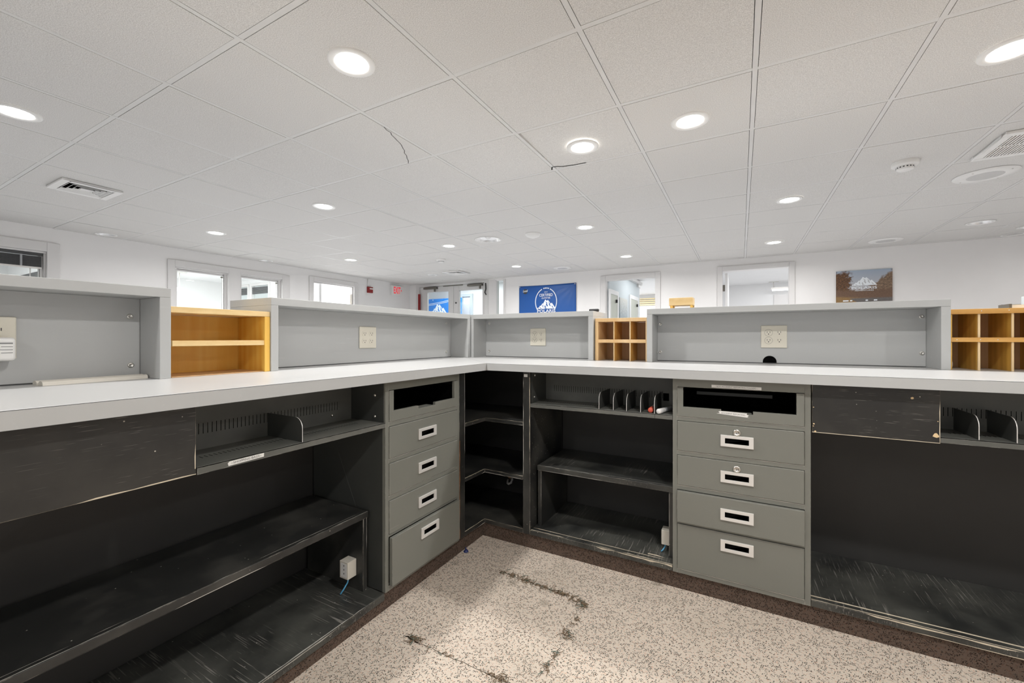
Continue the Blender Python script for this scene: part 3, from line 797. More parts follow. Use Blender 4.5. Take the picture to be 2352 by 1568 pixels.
def vent(x0, x1, y0, y1, label, kind):
    cx, cy = (x0 + x1) / 2, (y0 + y1) / 2
    t = thing('ceiling_vent', label, 'vent', 'W', (cx, cy, ZC - .02), 'ceiling vents')
    fw = .045; z0, z1 = ZC - .018, ZC
    f = MB(); f.box(x0, x1, y0, y0 + fw, z0, z1).box(x0, x1, y1 - fw, y1, z0, z1).box(x0, x0 + fw, y0 + fw, y1 - fw, z0, z1).box(x1 - fw, x1, y0 + fw, y1 - fw, z0, z1)
    f.build('frame', M['white_pl'], t, .005)
    B(x0 + fw, x1 - fw, y0 + fw, y1 - fw, ZC - .002, ZC).build('backing', M['void'] if kind == 'sq' else M['wood_brown'], t)
    l = MB()
    if kind == 'sq':
        W = (x1 - x0) / 2 - fw
        for k in range(4):
            a = W - .012 - k * .028
            for s in (1, -1):
                l.prism([(-a, 0), (a, 0), (a - .016, .014), (-a + .016, .014)], lambda p, q, d, s=s, a=a: (cx + p, cy + s * (a - q * .9) + d * s, z0 + .001 + q), 0, .003)
                l.prism([(-a, 0), (a, 0), (a - .016, .014), (-a + .016, .014)], lambda p, q, d, s=s, a=a: (cx + s * (a - q * .9) + d * s, cy + p, z0 + .001 + q), 0, .003)
        l.box(cx - .03, cx + .03, cy - .03, cy + .03, z0 + .004, z0 + .008)
    else:
        n = int((x1 - x0 - 2 * fw) / .016)
        for k in range(n):
            xx = x0 + fw + .004 + k * .016
            l.prism([(0, 0), (.008, 0), (.012, .012), (.004, .012)], lambda p, q, d, xx=xx: (xx + p, d, z0 + .002 + q), y0 + fw, y1 - fw)
        l.box(x0 + fw, x1 - fw, cy - .005, cy + .005, z0 + .001, z0 + .005)
    l.build('louvers', M['white_pl'], t)
vent(-4.80, -4.44, 1.095, 1.45, 'square white supply vent over the left hutches', 'sq')
vent(-4.74, -4.38, 5.97, 6.34, 'far square white vent near the glass doors', 'sq')
vent(1.355, 1.95, 3.51, 3.95, 'wide white return grille cut by the right picture edge', 'bar')

# ------------------------------------------------------------------ counter: toe kicks, worktops
struct(MB().prism([(-1.2, -.9), (-1.2, 1.858), (1.75, 1.858), (1.75, 2.27), (-1.6, 2.27), (-1.6, -.9)], lambda a, b_, d: (a, b_, d), .0, .0425), 'baseboard_counter', M['carpet_dark'])
struct(B(-1.21, -1.2005, 1.155, 1.858, .0425, .069).box(-1.2, 1.75, 1.8585, 1.87, .0425, .0695), 'baseboard_strip', M['carpet_dark'])
ZW0, ZW1 = .8802, .917
single(MB().prism([(-1.145, -.9), (-1.145, 1.8055), (-1.1455, 1.8065), (-1.88, 2.5445), (-1.88, -.9)], lambda a, b_, d: (a, b_, d), ZW0, ZW1), 'worktop', M['worktop'], 'long grey laminate worktop of the left counter wing up to the corner joint', 'worktop', 'W', (-1.5, .6, ZW0), None, .0015)
wk1 = bpy.data.objects['worktop']
single(MB().prism([(-1.1435, 1.806), (1.75, 1.806), (1.75, 2.61), (-1.88, 2.61), (-1.88, 2.5465)], lambda a, b_, d: (a, b_, d), ZW0, ZW1), 'worktop', M['worktop'], 'long grey laminate worktop of the right counter wing from the corner joint', 'worktop', 'W', (.2, 2.1, ZW0), None, .0015)
wk2 = bpy.data.objects['worktop.001']
def band(par, o, m1, m2):
    for mbx, nm, m_ in ((m1, 'edge_band', 'laminate'), (m2, 'seam_line', 'inkdark')):
        mbx.v = [tuple(Vector(v) - Vector(o)) for v in mbx.v]; ob = mbx.build(nm, M[m_], None); ob.parent = par
band(wk1, (-1.5, .6, ZW0), B(-1.1448, -1.1436, -.9, 1.8048, ZW0, ZW1 - .0022), B(-1.1449, -1.1441, -.9, 1.8048, ZW1 - .0021, ZW1 - .0012))
band(wk2, (.2, 2.1, ZW0), B(-1.1423, 1.75, 1.8046, 1.8058, ZW0, ZW1 - .0022), B(-1.1423, 1.75, 1.8051, 1.8059, ZW1 - .0021, ZW1 - .0012))
MB().prism([(-1.1436, 1.8052), (-1.1424, 1.8046), (-1.1428, 1.8056)], lambda a, b_, d: (a, b_, d), ZW0, ZW1 - .002)
def worn(par, p0, p1, n, side, w, cover=.8, seg=.03, mat='rawwood', nm='worn_edge', jit=.5):
    """ragged line of bare wood, or a painted highlight, from p0 to p1 (wing coordinates) just above a face with normal n, spreading along side"""
    p0, p1, n, side = Vector(p0), Vector(p1), Vector(n), Vector(side); ln = (p1 - p0).length; d = (p1 - p0) / ln
    k = max(2, int(ln / seg)); mb = MB(); ph = random.uniform(0, 9)
    ws = [w * (1 - jit + jit * 2 * random.random()) * (1 if math.sin(ph + i * .23) + random.uniform(-1, 1) * .6 < cover * 2 - 1 else 0.) for i in range(k + 1)]
    for i in range(k):
        a, b_ = p0 + d * (ln * i / k) + n * .0004, p0 + d * (ln * (i + 1) / k) + n * .0004
        mb.face([a, b_, b_ + side * max(ws[i + 1], w * .05), a + side * max(ws[i], w * .05)])
    if not mb.f: return
    return mb.build(nm, M[mat], par)

# ------------------------------------------------------------------ drawer cabinets
DZ = [(.722, .842), (.580, .702), (.437, .560), (.288, .416), (.090, .276)]
def drawer_cabinet(wing, u0, w, label, pulls, locks, labels):
    t = thing('drawer_cabinet', label, 'drawer cabinet', wing, (u0 + w / 2, .2, .0702), 'steel drawer cabinets')
    u1 = u0 + w; dep = .425; zt = .8798; zb = .0702
    body = MB()
    body.cur = 1  # sides painted darker for shade, same paint as the front
    body.box(u0, u0 + .0012, .006, dep, zb, zt); body.box(u1 - .0012, u1, .006, dep, zb, zt); body.box(u0, u1, dep - .004, dep, zb, zt); body.box(u0, u1, .02, dep, zt - .002, zt)
    body.cur = 0
    body.box(u0, u0 + .017, 0, .016, zb, zt); body.box(u1 - .018, u1, 0, .016, zb, zt)
    body.box(u0 + .017, u1 - .018, 0, .016, .8435, zt)
    for zlo, zhi in ((.7035, .7205), (.5615, .5785), (.4175, .4355), (.2775, .2865), (zb, .0885)):
        body.box(u0 + .017, u1 - .018, .0, .016, zlo, zhi)
    body.build('carcass', [M['metal_grey'], M['metal_side']], t, .0012)
    ca = [c for c in t.children][-1]
    for zz in (.7205, .5785, .4355, .0885): worn(ca, (u0 + .018, 0, zz - .0002), (u1 - .019, 0, zz - .0002), (0, -1, 0), (0, 0, -1), .0013, 1.4, mat='alum', nm='painted_highlight', jit=.35)  # bright strips paint highlights on the shiny rail edges
    a, b_ = u0 + .0185, u1 - .0195
    for k, (z0, z1) in enumerate(DZ):
        p = pulls[k]; v0 = -.004 - p; d = MB()
        if k == 0:
            c = (a + b_) / 2; n0, n1 = c - .055, c + .055; zf = .762
            d.prism([(a, z0), (b_, z0), (b_, z1), (b_ - .024, z1), (b_ - .024, zf), (n1, zf), (n1, zf - .012), (n0, zf - .012), (n0, zf), (a + .022, zf), (a + .022, z1), (a, z1)], lambda p_, q_, d_: (p_, d_, q_), v0, v0 + .014)
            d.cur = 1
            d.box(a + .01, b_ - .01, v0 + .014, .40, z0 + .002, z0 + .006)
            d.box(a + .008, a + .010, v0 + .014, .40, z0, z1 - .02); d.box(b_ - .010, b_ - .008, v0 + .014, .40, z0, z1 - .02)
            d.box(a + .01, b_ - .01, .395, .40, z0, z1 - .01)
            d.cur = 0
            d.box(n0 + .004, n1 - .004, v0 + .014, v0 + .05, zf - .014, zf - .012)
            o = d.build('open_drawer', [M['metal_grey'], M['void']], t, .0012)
            if labels: B(a + .06, b_ - .09, .16, .17, z0 + .075, z0 + .088).build('file_bar', M['metal_side'], o)
            continue
        d.box(a, b_, v0, v0 + .016, z0, z1)
        dr_ = d.build('drawer', [M['metal_grey']], t, .002)
        cu = (a + b_) / 2; cz = z1 - .061 if k < 4 else z1 - .049
        if k == 3: cz = z1 - .062
        h = MB(); hw, hh = .057, .0225; iw, ih = .041, .0105; f0, f1 = v0 - .0065, v0
        h.frame(cu - hw, cu + hw, cz - hh, cz + hh, cu - iw, cu + iw, cz - ih, cz + ih, f0, f1)
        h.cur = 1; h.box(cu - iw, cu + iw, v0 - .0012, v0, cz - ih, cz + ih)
        h.build('handle', [M['alum'], M['void']], dr_, .0012)
        if k in locks:
            l = MB(); lc = (cu - .0, v0, cz + .036)
            l.lathe([(.0135, 0), (.0135, -.006), (.011, -.009), (.0085, -.009), (.008, -.0075), (0, -.0075)], 24, lc, 'y')
            l.cur = 1; l.box(lc[0] - .0012, lc[0] + .0012, v0 - .0082, v0 - .0076, lc[2] - .005, lc[2] + .002)
            l.build('lock', [M['chrome'], M['inkdark']], dr_)
    if labels:
        ls = B(-.103, .069, -.0008, -.0001, .8475, .8585)
        ls.v = [(x, y, z - (x + .103) * .008) for x, y, z in ls.v]
        lo = ls.build('label_strip', M['label'], t)
        text_part('- NEW ACCIDENT REPORTING FOLDERS -', 'lettering', M['ink'], lo, (-.092, -.0009, .8505), (1, 0, -.008), (0, 0, 1), .148, .0058, .0003)
        q = MB(); q.prism([(-.085, .749), (-.073, .7515), (-.078, .757), (-.07, .760), (.022, .7605), (.019, .7555), (.027, .753), (.022, .7455), (.030, .7440), (-.06, .7475)], lambda a_, b2, d_: (a_, d_, b2 - .003 - (a_ + .08) * .03), -.0052, -.0043)
        lo = q.build('label_strip', M['label'], t)
        text_part('ACCIDENT REPORTING', 'lettering', M['ink'], lo, (-.068, -.0053, .7465), (1, 0, -.03), (0, 0, 1), .083, .0062, .0003)
    return t
drawer_cabinet('R', -.2495, .4725, 'grey steel drawer cabinet with two locks and white labels in the right wing', [0, 0, 0, .012, 0], (1, 2), True)
drawer_cabinet('L', 1.157, .4755, 'grey steel drawer cabinet without locks or labels in the left wing', [0, 0, 0, 0, .014], (), False)

# ------------------------------------------------------------------ left kneehole bay
t = thing('open_bay', 'long black open bay under the left worktop with scratched front board', 'counter bay', 'L', (.3, .2, .0427))
B(-.9, 1.156, .003, .43, .0427, .070).build('platform', M['black_base'], t, .002)
B(-.9, 1.63, .431, .66, .0427, .8798).build('back_panel', M['black_back'], t)
B(-.9, .5275, .0, .018, .7055, .8798).build('front_board', M['black_board'], t, .0015)
t = thing('low_shelf', 'black long low shelf board on end legs in the left bay', 'shelf', 'L', (.3, .25, .0702))
B(-.88, 1.142, .075, .42, .352, .375).build('shelf_board', M['black'], t, .002)
B(1.122, 1.141, .082, .415, .0702, .3518).build('leg_board', M['black'], t, .002)
B(-.87, -.85, .082, .415, .0702, .3518).build('leg_board', M['black'], t, .002)
# ------------------------------------------------------------------ slotted racks and dividers
def rack(wing, u0, u1, v0, vb, z, label, left_side, right_side, slots=True, hole=None, seam=None):
    t = thing('slotted_rack', label, 'metal rack', wing, ((u0 + u1) / 2, (v0 + vb) / 2, z - .018), 'slotted metal racks')
    p = MB(); p.box(u0, u1, v0, vb, z - .002, z); p.box(u0, u1, v0, v0 + .0018, z - .018, z)
    p.cur = 1
    n = int((u1 - u0 - .09) / .0118)
    for k in range(n):
        u = u0 + .05 + k * .0118
        if (v0 + vb): p.box(u, u + .0016, v0 + .085, v0 + .105, z, z + .0003)
    p.build('shelf_plate', [M['metal_dark'], M['void']], t)
    worn([c for c in t.children][-1], (u0, v0, z), (u1, v0, z), (0, 0, 1), (0, 1, 0), .0016, 1.4, mat='alum', nm='painted_highlight', jit=.3)  # bright strip paints the highlight on the rack's front lip
    bk = MB(); bk.box(u0, u1, vb, vb + .002, z - .002, .8798)
    bk.cur = 1
    for k in range(n):
        u = u0 + .05 + k * .0118
        if u > u1 - .06: break
        bk.box(u, u + .0017, vb - .0004, vb, z + .045, z + .076)
    if hole: bk.box(hole[0], hole[1], vb - .0005, vb, hole[2], hole[3])
    bk.build('back_plate', [M['metal_dark'], M['void']], t)
    if left_side: B(u0, u0 + .002, v0 + .008, vb, z, .8798).build('side_plate', M['metal_side'], t)
    if right_side: B(u1 - .002, u1, v0 + .008, vb, z, .8798).build('side_plate', M['metal_side'], t)
    return t
def bolt(t, c, axis, s, r=.007, mat='chrome', name='bolt'):
    MB().lathe([(0, s * .0045), (r * .6, s * .004), (r, s * .001), (r, 0)], 14, c, axis).build(name, M[mat], t)
rk = rack('L', .530, 1.15695, .0, .187, .7215, 'slotted grey rack with a SHOPPING BAGS label under the left worktop', False, True)
bolt(rk, (1.066, .1865, .748), 'y', -1, .006)
bolt(rk, (1.153, .052, .824), 'x', -1, .006); bolt(rk, (1.153, .052, .742), 'x', -1, .006)
q = MB(); q.prism([(.602, -.006), (.695, -.0042), (.6955, .0062), (.6045, .0052), (.600, .001)], lambda a, b_, d: (a, d, .7125 + b_), -.0008, -.0001)
lo = q.build('label_strip', M['label'], rk)
text_part('~SHOPPING BAGS~', 'lettering', M['inkdark'], lo, (.608, -.0009, .7095), (1, 0, .015), (0, 0, 1), .080, .0062, .0003)
rk = rack('R', -.9128, -.2515, .0, .182, .7215, 'slotted grey rack holding five dividers left of the right drawer cabinet', True, False, True, (-.316, -.29, .755, .79))
bolt(rk, (-.9108, .044, .858), 'x', 1, .005); bolt(rk, (-.9108, .038, .75), 'x', 1, .005)
B(-.3225, -.3215, -.0004, 0, .7035, .7215).build('seam', M['void'], rk)
rk = rack('R', .567, 1.30, .0, .182, .7245, 'slotted dark rack at the right picture edge', False, False)
def divider(wing, u, v0, v1, z, label, grp):
    P = [(v0 + .002, 0), (v1, 0), (v1, .075), (v0 + .045, .075)]
    for k in range(7):
        a = R(90 + 15 * k); P.append((v0 + .034 + .034 * cos(a) - .0, .041 + .034 * sin(a)))
    P = [(v0, 0), (v1, 0), (v1, .075)] + [(v0 + .034 - .034 * sin(R(15 * k)), .041 + .034 * cos(R(15 * k))) for k in range(7)]
    mb = MB().prism(P, lambda a, b_, d: (u + d, a, z + .0008 + b_), -.0008, .0008)
    mb.cur = 0
    # bare rim along the rounded front
    q = [(v0, 0)] + [(v0 + .034 - .034 * sin(R(15 * k)), .041 + .034 * cos(R(15 * k))) for k in reversed(range(7))]
    o = single(mb, 'shelf_divider', M['metal_side'], label, 'divider', wing, (u, (v0 + v1) / 2, z), grp)
    rim = MB()
    for a, b_ in zip(q, q[1:]):
        rim.face([(u - .0011, a[0] - .0003, z + .0008 + a[1]), (u + .0011, a[0] - .0003, z + .0008 + a[1]), (u + .0011, b_[0] - .0003, z + .0008 + b_[1]), (u - .0011, b_[0] - .0003, z + .0008 + b_[1])])
    base, rz = WING[wing]
    r_ = rim.build('bare_edge', M['alum']); r_.data.transform(Matrix.Translation(-Vector((u, (v0 + v1) / 2, z)))); r_.parent = o
divider('L', .817, .004, .186, .7215, 'lone black metal divider standing in the left slotted rack', 'rack dividers')
for u, lab in ((-.567, 'leftmost of five metal dividers in the rack left of the right drawer cabinet'), (-.501, 'second from left of five metal dividers in the rack left of the right drawer cabinet'),
               (-.442, 'middle one of five metal dividers in the rack left of the right drawer cabinet'), (-.382, 'metal divider just left of the red capped marker'), (-.324, 'metal divider between the red and the grey marker')):
    divider('R', u, .004, .180, .7215, lab, 'rack dividers')
divider('R', .656, .004, .180, .7245, 'left metal divider in the rack at the right picture edge', 'rack dividers')
divider('R', .738, .004, .180, .7245, 'right metal divider in the rack at the right picture edge', 'rack dividers')
def marker(x, y, z, yaw, mats, label, d=.0112):
    t = thing('marker_pen', label, 'marker', 'R', (x, y, z), 'markers on the rack')
    mb = MB().lathe([(0, 0), (d * .8, 0), (d, .003), (d, .05), (d * .93, .052)], 20, (0, 0, 0), 'y')
    mb2 = MB().lathe([(d * .93, .052), (d * .93, .12), (d * .6, .128), (0, .128)], 20, (0, 0, 0), 'y')
    for mbx, nm, m_ in ((mb, 'cap', mats[0]), (mb2, 'barrel', mats[1])):
        rot = Matrix.Rotation(yaw, 3, 'Z')
        mbx.v = [tuple(rot @ Vector(v) + Vector((x, y, z + d))) for v in mbx.v]
        mbx.build(nm, M[mats[0] if nm == 'cap' else mats[1]], t)
marker(-.343, .016, .7223, 0, ('red', 'white_pl'), 'round marker with a red cap on the rack, left of the grey one')
marker(-.3085, .004, .7223, R(-18), ('white_pl', 'greycap'), 'grey marker with a white end on the rack, right of the red one', .0108)

# ------------------------------------------------------------------ corner shelf unit
t = thing('corner_shelf_unit', 'black corner shelf unit with worn white edges where the wings meet', 'corner shelves', 'W', (-1.35, 2.0, .0702))
def L(z0, z1, e=0.):
    return MB().prism([(-1.19, 1.6805), (-1.185, 1.853), (-.9555, 1.848), (-.9555, 2.262), (-1.605, 2.262), (-1.605, 1.6805)], lambda a, b_, d: (a, b_, d), z0, z1)
for z0, z1 in ((.0702, .091), (.337, .354), (.608, .625)): L(z0, z1).build('shelf_board', M['black'], t, .0015)
B(-1.605, -1.19, 1.6345, 1.68, .0702, .8798).build('side_panel', M['black'], t, .0015)
B(-.955, -.9155, 1.848, 2.262, .0702, .8798).build('side_panel', M['black'], t, .0015)
B(-1.85, -1.606, 1.6345, 2.262, .0427, .8798).build('back_panel', M['black_back'], t)
B(-1.85, -.9155, 2.263, 2.57, .0427, .8798).build('back_panel', M['black_back'], t)
MB().lathe([(0, -.001), (.03, -.001), (.03, 0)], 24, (-1.255, 2.262, .20), 'y').build('cable_hole', M['wood_brown'], t)
B(-.949, -.930, 1.8466, 1.8478, .852, .866).build('sticker', M['label'], t)
MB().tube([(-1.270, 2.255, .165), (-1.262, 2.235, .150), (-1.248, 2.225, .150), (-1.236, 2.23, .158), (-1.236, 2.245, .172), (-1.245, 2.258, .178)], .008).build('cable_stub', M['white_pl'], t)

# ------------------------------------------------------------------ right open shelf bay and kneehole
t = thing('open_bay', 'black shelf bay with chipped platform between corner shelves and right drawer cabinet', 'counter bay', 'R', (-.58, .2, .0702))
B(-.914, -.2515, .0, .43, .0702, .0945).build('platform', M['black_base'], t, .002)
B(-.914, -.2515, .431, .73, .0427, .8798).build('back_panel', M['black_back'], t)
t = thing('low_shelf', 'dusty black low shelf on two leg boards left of the right drawer cabinet', 'shelf', 'R', (-.58, .25, .0947))
B(-.904, -.2535, .058, .425, .377, .402).build('shelf_board', M['black_base'], t, .002)
B(-.902, -.883, .062, .42, .0947, .3768).build('leg_board', M['black'], t, .002)
B(-.2735, -.255, .062, .42, .0947, .3768).build('leg_board', M['black'], t, .002)
t = thing('open_bay', 'wide black kneehole bay right of the right drawer cabinet with chipped apron', 'counter bay', 'R', (.9, .2, .0702))
B(.2245, 1.75, .0, .43, .0702, .0945).build('platform', M['black_base'], t, .002)
B(-.2510, 1.75, .431, .73, .0427, .8798).build('back_panel', M['black_back'], t)
ap = B(.2265, .566, .0, .018, .7035, .8798).build('front_board', M['black_board'], t, .0015)
for cx, cz, s in ((.556, .728, .009), (.236, .708, .004), (.232, .735, .003), (.498, .846, .005), (.231, .795, .002), (.2305, .727, .0022), (.5605, .775, .0018)):
    P = [(cx + s * cos(R(a)) * random.uniform(.7, 1.05), cz + s * sin(R(a)) * random.uniform(.6, 1.0)) for a in range(0, 360, 40)]
    P = [(min(max(a, .2272), .5652), max(b_, .7042)) for a, b_ in P]
    MB().prism(P, lambda a, b_, d: (a, d, b_), -.0005, .0002).build('paint_chip', M['wood_ply'], ap)

# ------------------------------------------------------------------ worn edges of the black joinery
OB = bpy.data.objects
bays = [o for o in OB if o.name.startswith('open_bay')]; lows = [o for o in OB if o.name.startswith('low_shelf')]
for bay in bays:
    pl = [c for c in bay.children if c.name.startswith('platform')][0]; fb = [c for c in bay.children if c.name.startswith('front_board')]
    lab = bay['label']
    if lab.startswith('long black'):
        worn(pl, (-.6, .003, .070), (1.156, .003, .070), (0, 0, 1), (0, 1, 0), .0035, .75, mat='rawwhite')
        worn(pl, (-.6, .003, .066), (1.156, .003, .066), (0, -1, 0), (0, 0, -1), .003, .35, mat='rawwhite')
        worn(fb[0], (-.3, 0, .7058), (.527, 0, .7058), (0, -1, 0), (0, 0, 1), .0022, .55)
        worn(fb[0], (.526, 0, .72), (.526, 0, .875), (0, -1, 0), (-1, 0, 0), .0016, .5)
    elif lab.startswith('black shelf'):
        worn(pl, (-.914, .004, .0945), (-.2515, .004, .0945), (0, 0, 1), (0, 1, 0), .005, .85)
        worn(pl, (-.914, .030, .0945), (-.2515, .030, .0945), (0, 0, 1), (0, 1, 0), .0035, .9, jit=.25)
        worn(pl, (-.914, 0, .0935), (-.2515, 0, .0935), (0, -1, 0), (0, 0, -1), .005, .45)
        worn(pl, (-.36, .045, .0945), (-.2515, .045, .0945), (0, 0, 1), (0, 1, 0), .009, .7)
        worn(pl, (-.37, .075, .0945), (-.278, .075, .0945), (0, 0, 1), (0, 1, 0), .008, .7)
    else:
        worn(pl, (.2245, .026, .0945), (1.6, .026, .0945), (0, 0, 1), (0, 1, 0), .007, 1.3, jit=.2)
        worn(pl, (.2245, .003, .0945), (1.6, .003, .0945), (0, 0, 1), (0, 1, 0), .004, .9)
        worn(pl, (.2245, 0, .0935), (1.6, 0, .0935), (0, -1, 0), (0, 0, -1), .004, .35)
        worn(pl, (.2245, 0, .0715), (1.6, 0, .0715), (0, -1, 0), (0, 0, 1), .002, .6)
        worn(fb[0], (.227, 0, .7038), (.566, 0, .7038), (0, -1, 0), (0, 0, 1), .0022, 1.2, jit=.3)
        worn(fb[0], (.5658, 0, .704), (.5658, 0, .876), (0, -1, 0), (-1, 0, 0), .0016, .9)
        worn(fb[0], (.2268, 0, .704), (.2268, 0, .876), (0, -1, 0), (1, 0, 0), .0016, .5)
for lo_ in lows:
    sb = [c for c in lo_.children if c.name.startswith('shelf_board')][0]; lg = [c for c in lo_.children if c.name.startswith('leg_board')]
    if 'long' in lo_['label']:
        worn(sb, (-.6, .076, .375), (1.14, .076, .375), (0, 0, 1), (0, 1, 0), .002, .6, mat='rawwhite')
        worn(sb, (-.6, .090, .375), (1.14, .090, .375), (0, 0, 1), (0, 1, 0), .0012, .55, mat='rawwhite')
        worn(sb, (-.6, .075, .3525), (1.14, .075, .3525), (0, -1, 0), (0, 0, 1), .0015, .25, mat='rawwhite')
        worn(lg[0], (1.1232, .082, .075), (1.1232, .082, .35), (0, -1, 0), (1, 0, 0), .0014, .42, mat='rawwhite')
        worn(lg[0], (1.1405, .082, .075), (1.1405, .082, .35), (0, -1, 0), (-1, 0, 0), .001, .4, mat='rawwhite')
    else:
        worn(sb, (-.904, .060, .402), (-.2535, .060, .402), (0, 0, 1), (0, 1, 0), .0022, .7, mat='rawwhite')
        worn(sb, (-.904, .074, .402), (-.2535, .074, .402), (0, 0, 1), (0, 1, 0), .0015, .6, mat='rawwhite')
        worn(sb, (-.904, .058, .3785), (-.2535, .058, .3785), (0, -1, 0), (0, 0, 1), .0015, .35, mat='rawwhite')
        worn(lg[0], (-.884, .062, .10), (-.884, .062, .37), (0, -1, 0), (-1, 0, 0), .0014, .42, mat='rawwhite')
        worn(lg[1], (-.2733, .062, .10), (-.2733, .062, .37), (0, -1, 0), (1, 0, 0), .0014, .45, mat='rawwhite')
cu_ = OB['corner_shelf_unit']
for c in cu_.children:
    if c.name.startswith('shelf_board'):
        zt_ = max(v.co.z for v in c.data.vertices) + .0702; zb_ = min(v.co.z for v in c.data.vertices) + .0702
        worn(c, (-1.190, 1.682, zt_), (-1.185, 1.853, zt_), (0, 0, 1), (-1, 0, 0), .0035, .95, mat='rawwood')
        worn(c, (-1.185, 1.853, zt_), (-.957, 1.848, zt_), (0, 0, 1), (0, 1, 0), .0035, .95, mat='rawwood')
        worn(c, (-1.183, 1.8525, zb_ + .001), (-.957, 1.8475, zb_ + .001), (0, -1, 0), (0, 0, 1), .0025, .45, mat='rawwhite')
        worn(c, (-1.1895, 1.682, zb_ + .001), (-1.185, 1.85, zb_ + .001), (1, 0, 0), (0, 0, 1), .0025, .4, mat='rawwhite')
sp = [c for c in cu_.children if c.name.startswith('side_panel')]
worn(sp[0], (-1.19, 1.679, .075), (-1.19, 1.679, .875), (1, 0, 0), (0, -1, 0), .0018, .5, mat='rawwhite')
worn(sp[0], (-1.19, 1.635, .075), (-1.19, 1.635, .55), (1, 0, 0), (0, 1, 0), .0028, .9, mat='rust')
worn(sp[1], (-.954, 1.848, .075), (-.954, 1.848, .85), (0, -1, 0), (1, 0, 0), .0022, .52, mat='rawwhite')
worn(sp[1], (-.9165, 1.848, .075), (-.9165, 1.848, .85), (0, -1, 0), (-1, 0, 0), .0025, .55, mat='rawwood')

# ------------------------------------------------------------------ network boxes
t = thing('network_box', 'white network box with blue cable on the left low shelf leg', 'network box', 'L', (1.1, .14, .12), 'network boxes')
B(1.081, 1.1215, .118, .163, .125, .1905).build('box', M['bone'], t, .0015)
B(1.0803, 1.0809, .124, .157, .132, .184).build('face_plate', M['white_pl'], t)
for z in (.143, .158, .173): B(1.0797, 1.0802, .137, .1405, z, z + .005).build('port', M['inkdark'], t)
MB().tube([(1.10, .135, .125), (1.095, .136, .105), (1.08, .140, .085), (1.068, .143, .072)], .0028).build('cable', M['bluecable'], t)
t = thing('network_box', 'white network box with blue cable beside the right drawer cabinet', 'network box', 'R', (-.29, .11, .12), 'network boxes')
B(-.311, -.2745, .100, .150, .125, .189).build('box', M['bone'], t, .0015)
MB().tube([(-.295, .112, .125), (-.298, .108, .112), (-.305, .098, .1015), (-.31, .09, .0985)], .0028).build('cable', M['bluecable'], t)

# ------------------------------------------------------------------ hutches on the worktop
Z0, ZH = ZW1 + .0003, 1.203
def hutch(wing, u0, u1, v0, depth, vbk, label, bolts, side=True):
    t = thing('counter_hutch', label, 'hutch', wing, ((u0 + u1) / 2, v0 + depth / 2, Z0), 'grey counter hutches')
    th = .029
    B(u0, u1, v0, v0 + depth, ZH - th, ZH).build('top_panel', M['laminate'], t, .001)
    B(u0, u0 + th, v0, v0 + depth, Z0, ZH - th - .0004).build('side_panel', M['laminate'], t, .001)
    B(u1 - th, u1, v0, v0 + depth, Z0, ZH - th - .0004).build('side_panel', M['laminate'], t, .001)
    B(u0 + th + .001, u1 - th - .001, vbk, vbk + .012, Z0 + .0002, ZH - th - .0006).build('back_panel', M['laminate'], t)
    B(u0 + th + .002, u1 - th - .002, vbk - .0022, vbk - .0002, Z0, Z0 + .0035).build('gap_strip', M['inkdark'], t)
    for (u, z) in bolts:
        MB().lathe([(0, -.003), (.0035, -.003), (.004, -.0045), (.0075, -.004), (.0085, -.001), (.0085, 0)], 16, (u, vbk, z), 'y').build('bolt', M['chrome'], t)
    return t
# left wing: u=y, v=-1.19-x
hutch('L', -.55, .635, .400, .29, .54, 'grey open hutch at the left picture edge, holding the white mouldings', [(.580, 1.115), (.582, .958)])
hutch('L', .957, 2.305, .400, .29, .54, 'long grey open hutch of the left wing ending at the corner', [(2.225, 1.145), (2.225, .955)])
hutch('R', -1.602, -.745, .472, .29, .627, 'short grey open hutch of the right wing beside the corner', [(-1.545, 1.148), (-1.545, .957)])
h4 = hutch('R', -.446, .742, .472, .29, .627, 'long grey open hutch with a round cable hole in the right wing', [(-.402, 1.125), (-.400, .966), (.697, 1.140), (.699, .979)])
P = [(.128 + .030 * cos(R(a)), .926 + .030 * sin(R(a))) for a in range(-10, 191, 10)]
MB().prism(P, lambda a, b_, d: (a, d, b_), .6262, .6269).build('cable_hole', M['void'], h4)
MB().lathe([(0, .003), (.004, .003), (.005, 0)], 10, (-.415, .60, .966), 'x').build('bolt', M['chrome'], h4)
# ------------------------------------------------------------------ outlets
def outlet(wing, u, v, z, label, w=.112, h=.113):
    t = thing('power_outlet', label, 'outlet', wing, (u, v, z), 'double power outlets')
    B(u - w / 2, u + w / 2, v - .006, v - .0003, z - h / 2, z + h / 2).build('cover_plate', M['ivory'], t, .0025)
    for du in (-.023, .023):
        for dz in (-.0195, .0195):
            q = MB(); P = []
            for k in range(24):
                a = 2 * pi * k / 24; P.append((u + du + .0165 * cos(a), z + dz + max(-.0135, min(.0135, .0165 * sin(a)))))
            q.prism(P, lambda a, b_, d: (a, d, b_), v - .0072, v - .0061)
            q.cur = 1
            for sx in (-.006, .006): q.box(u + du + sx - .001, u + du + sx + .001, v - .0075, v - .0071, z + dz - .001, z + dz + .007)
            q.lathe([(0, -.0075), (.0026, -.0075)], 10, (u + du, v, z + dz - .0065), 'y')
            rc = q.build('receptacle', [M['ivory'], M['inkdark']], t)
            ri = MB(); ri.lathe([(.0168, -.0063), (.0176, -.0063)], 24, (u + du, v, z + dz), 'y'); ri.build('painted_shadow_ring', M['inkdark'], rc) if (du < 0 and wing == 'R') else None  # dark ring paints the shade around the left receptacles
    return t
outlet('R', .146, .627, 1.053, 'ivory double outlet above the round cable hole')
outlet('R', -1.167, .627, 1.053, 'ivory double outlet in the short hutch beside the corner')
outlet('L', 1.555, .54, 1.049, 'ivory double outlet in the long left hutch')
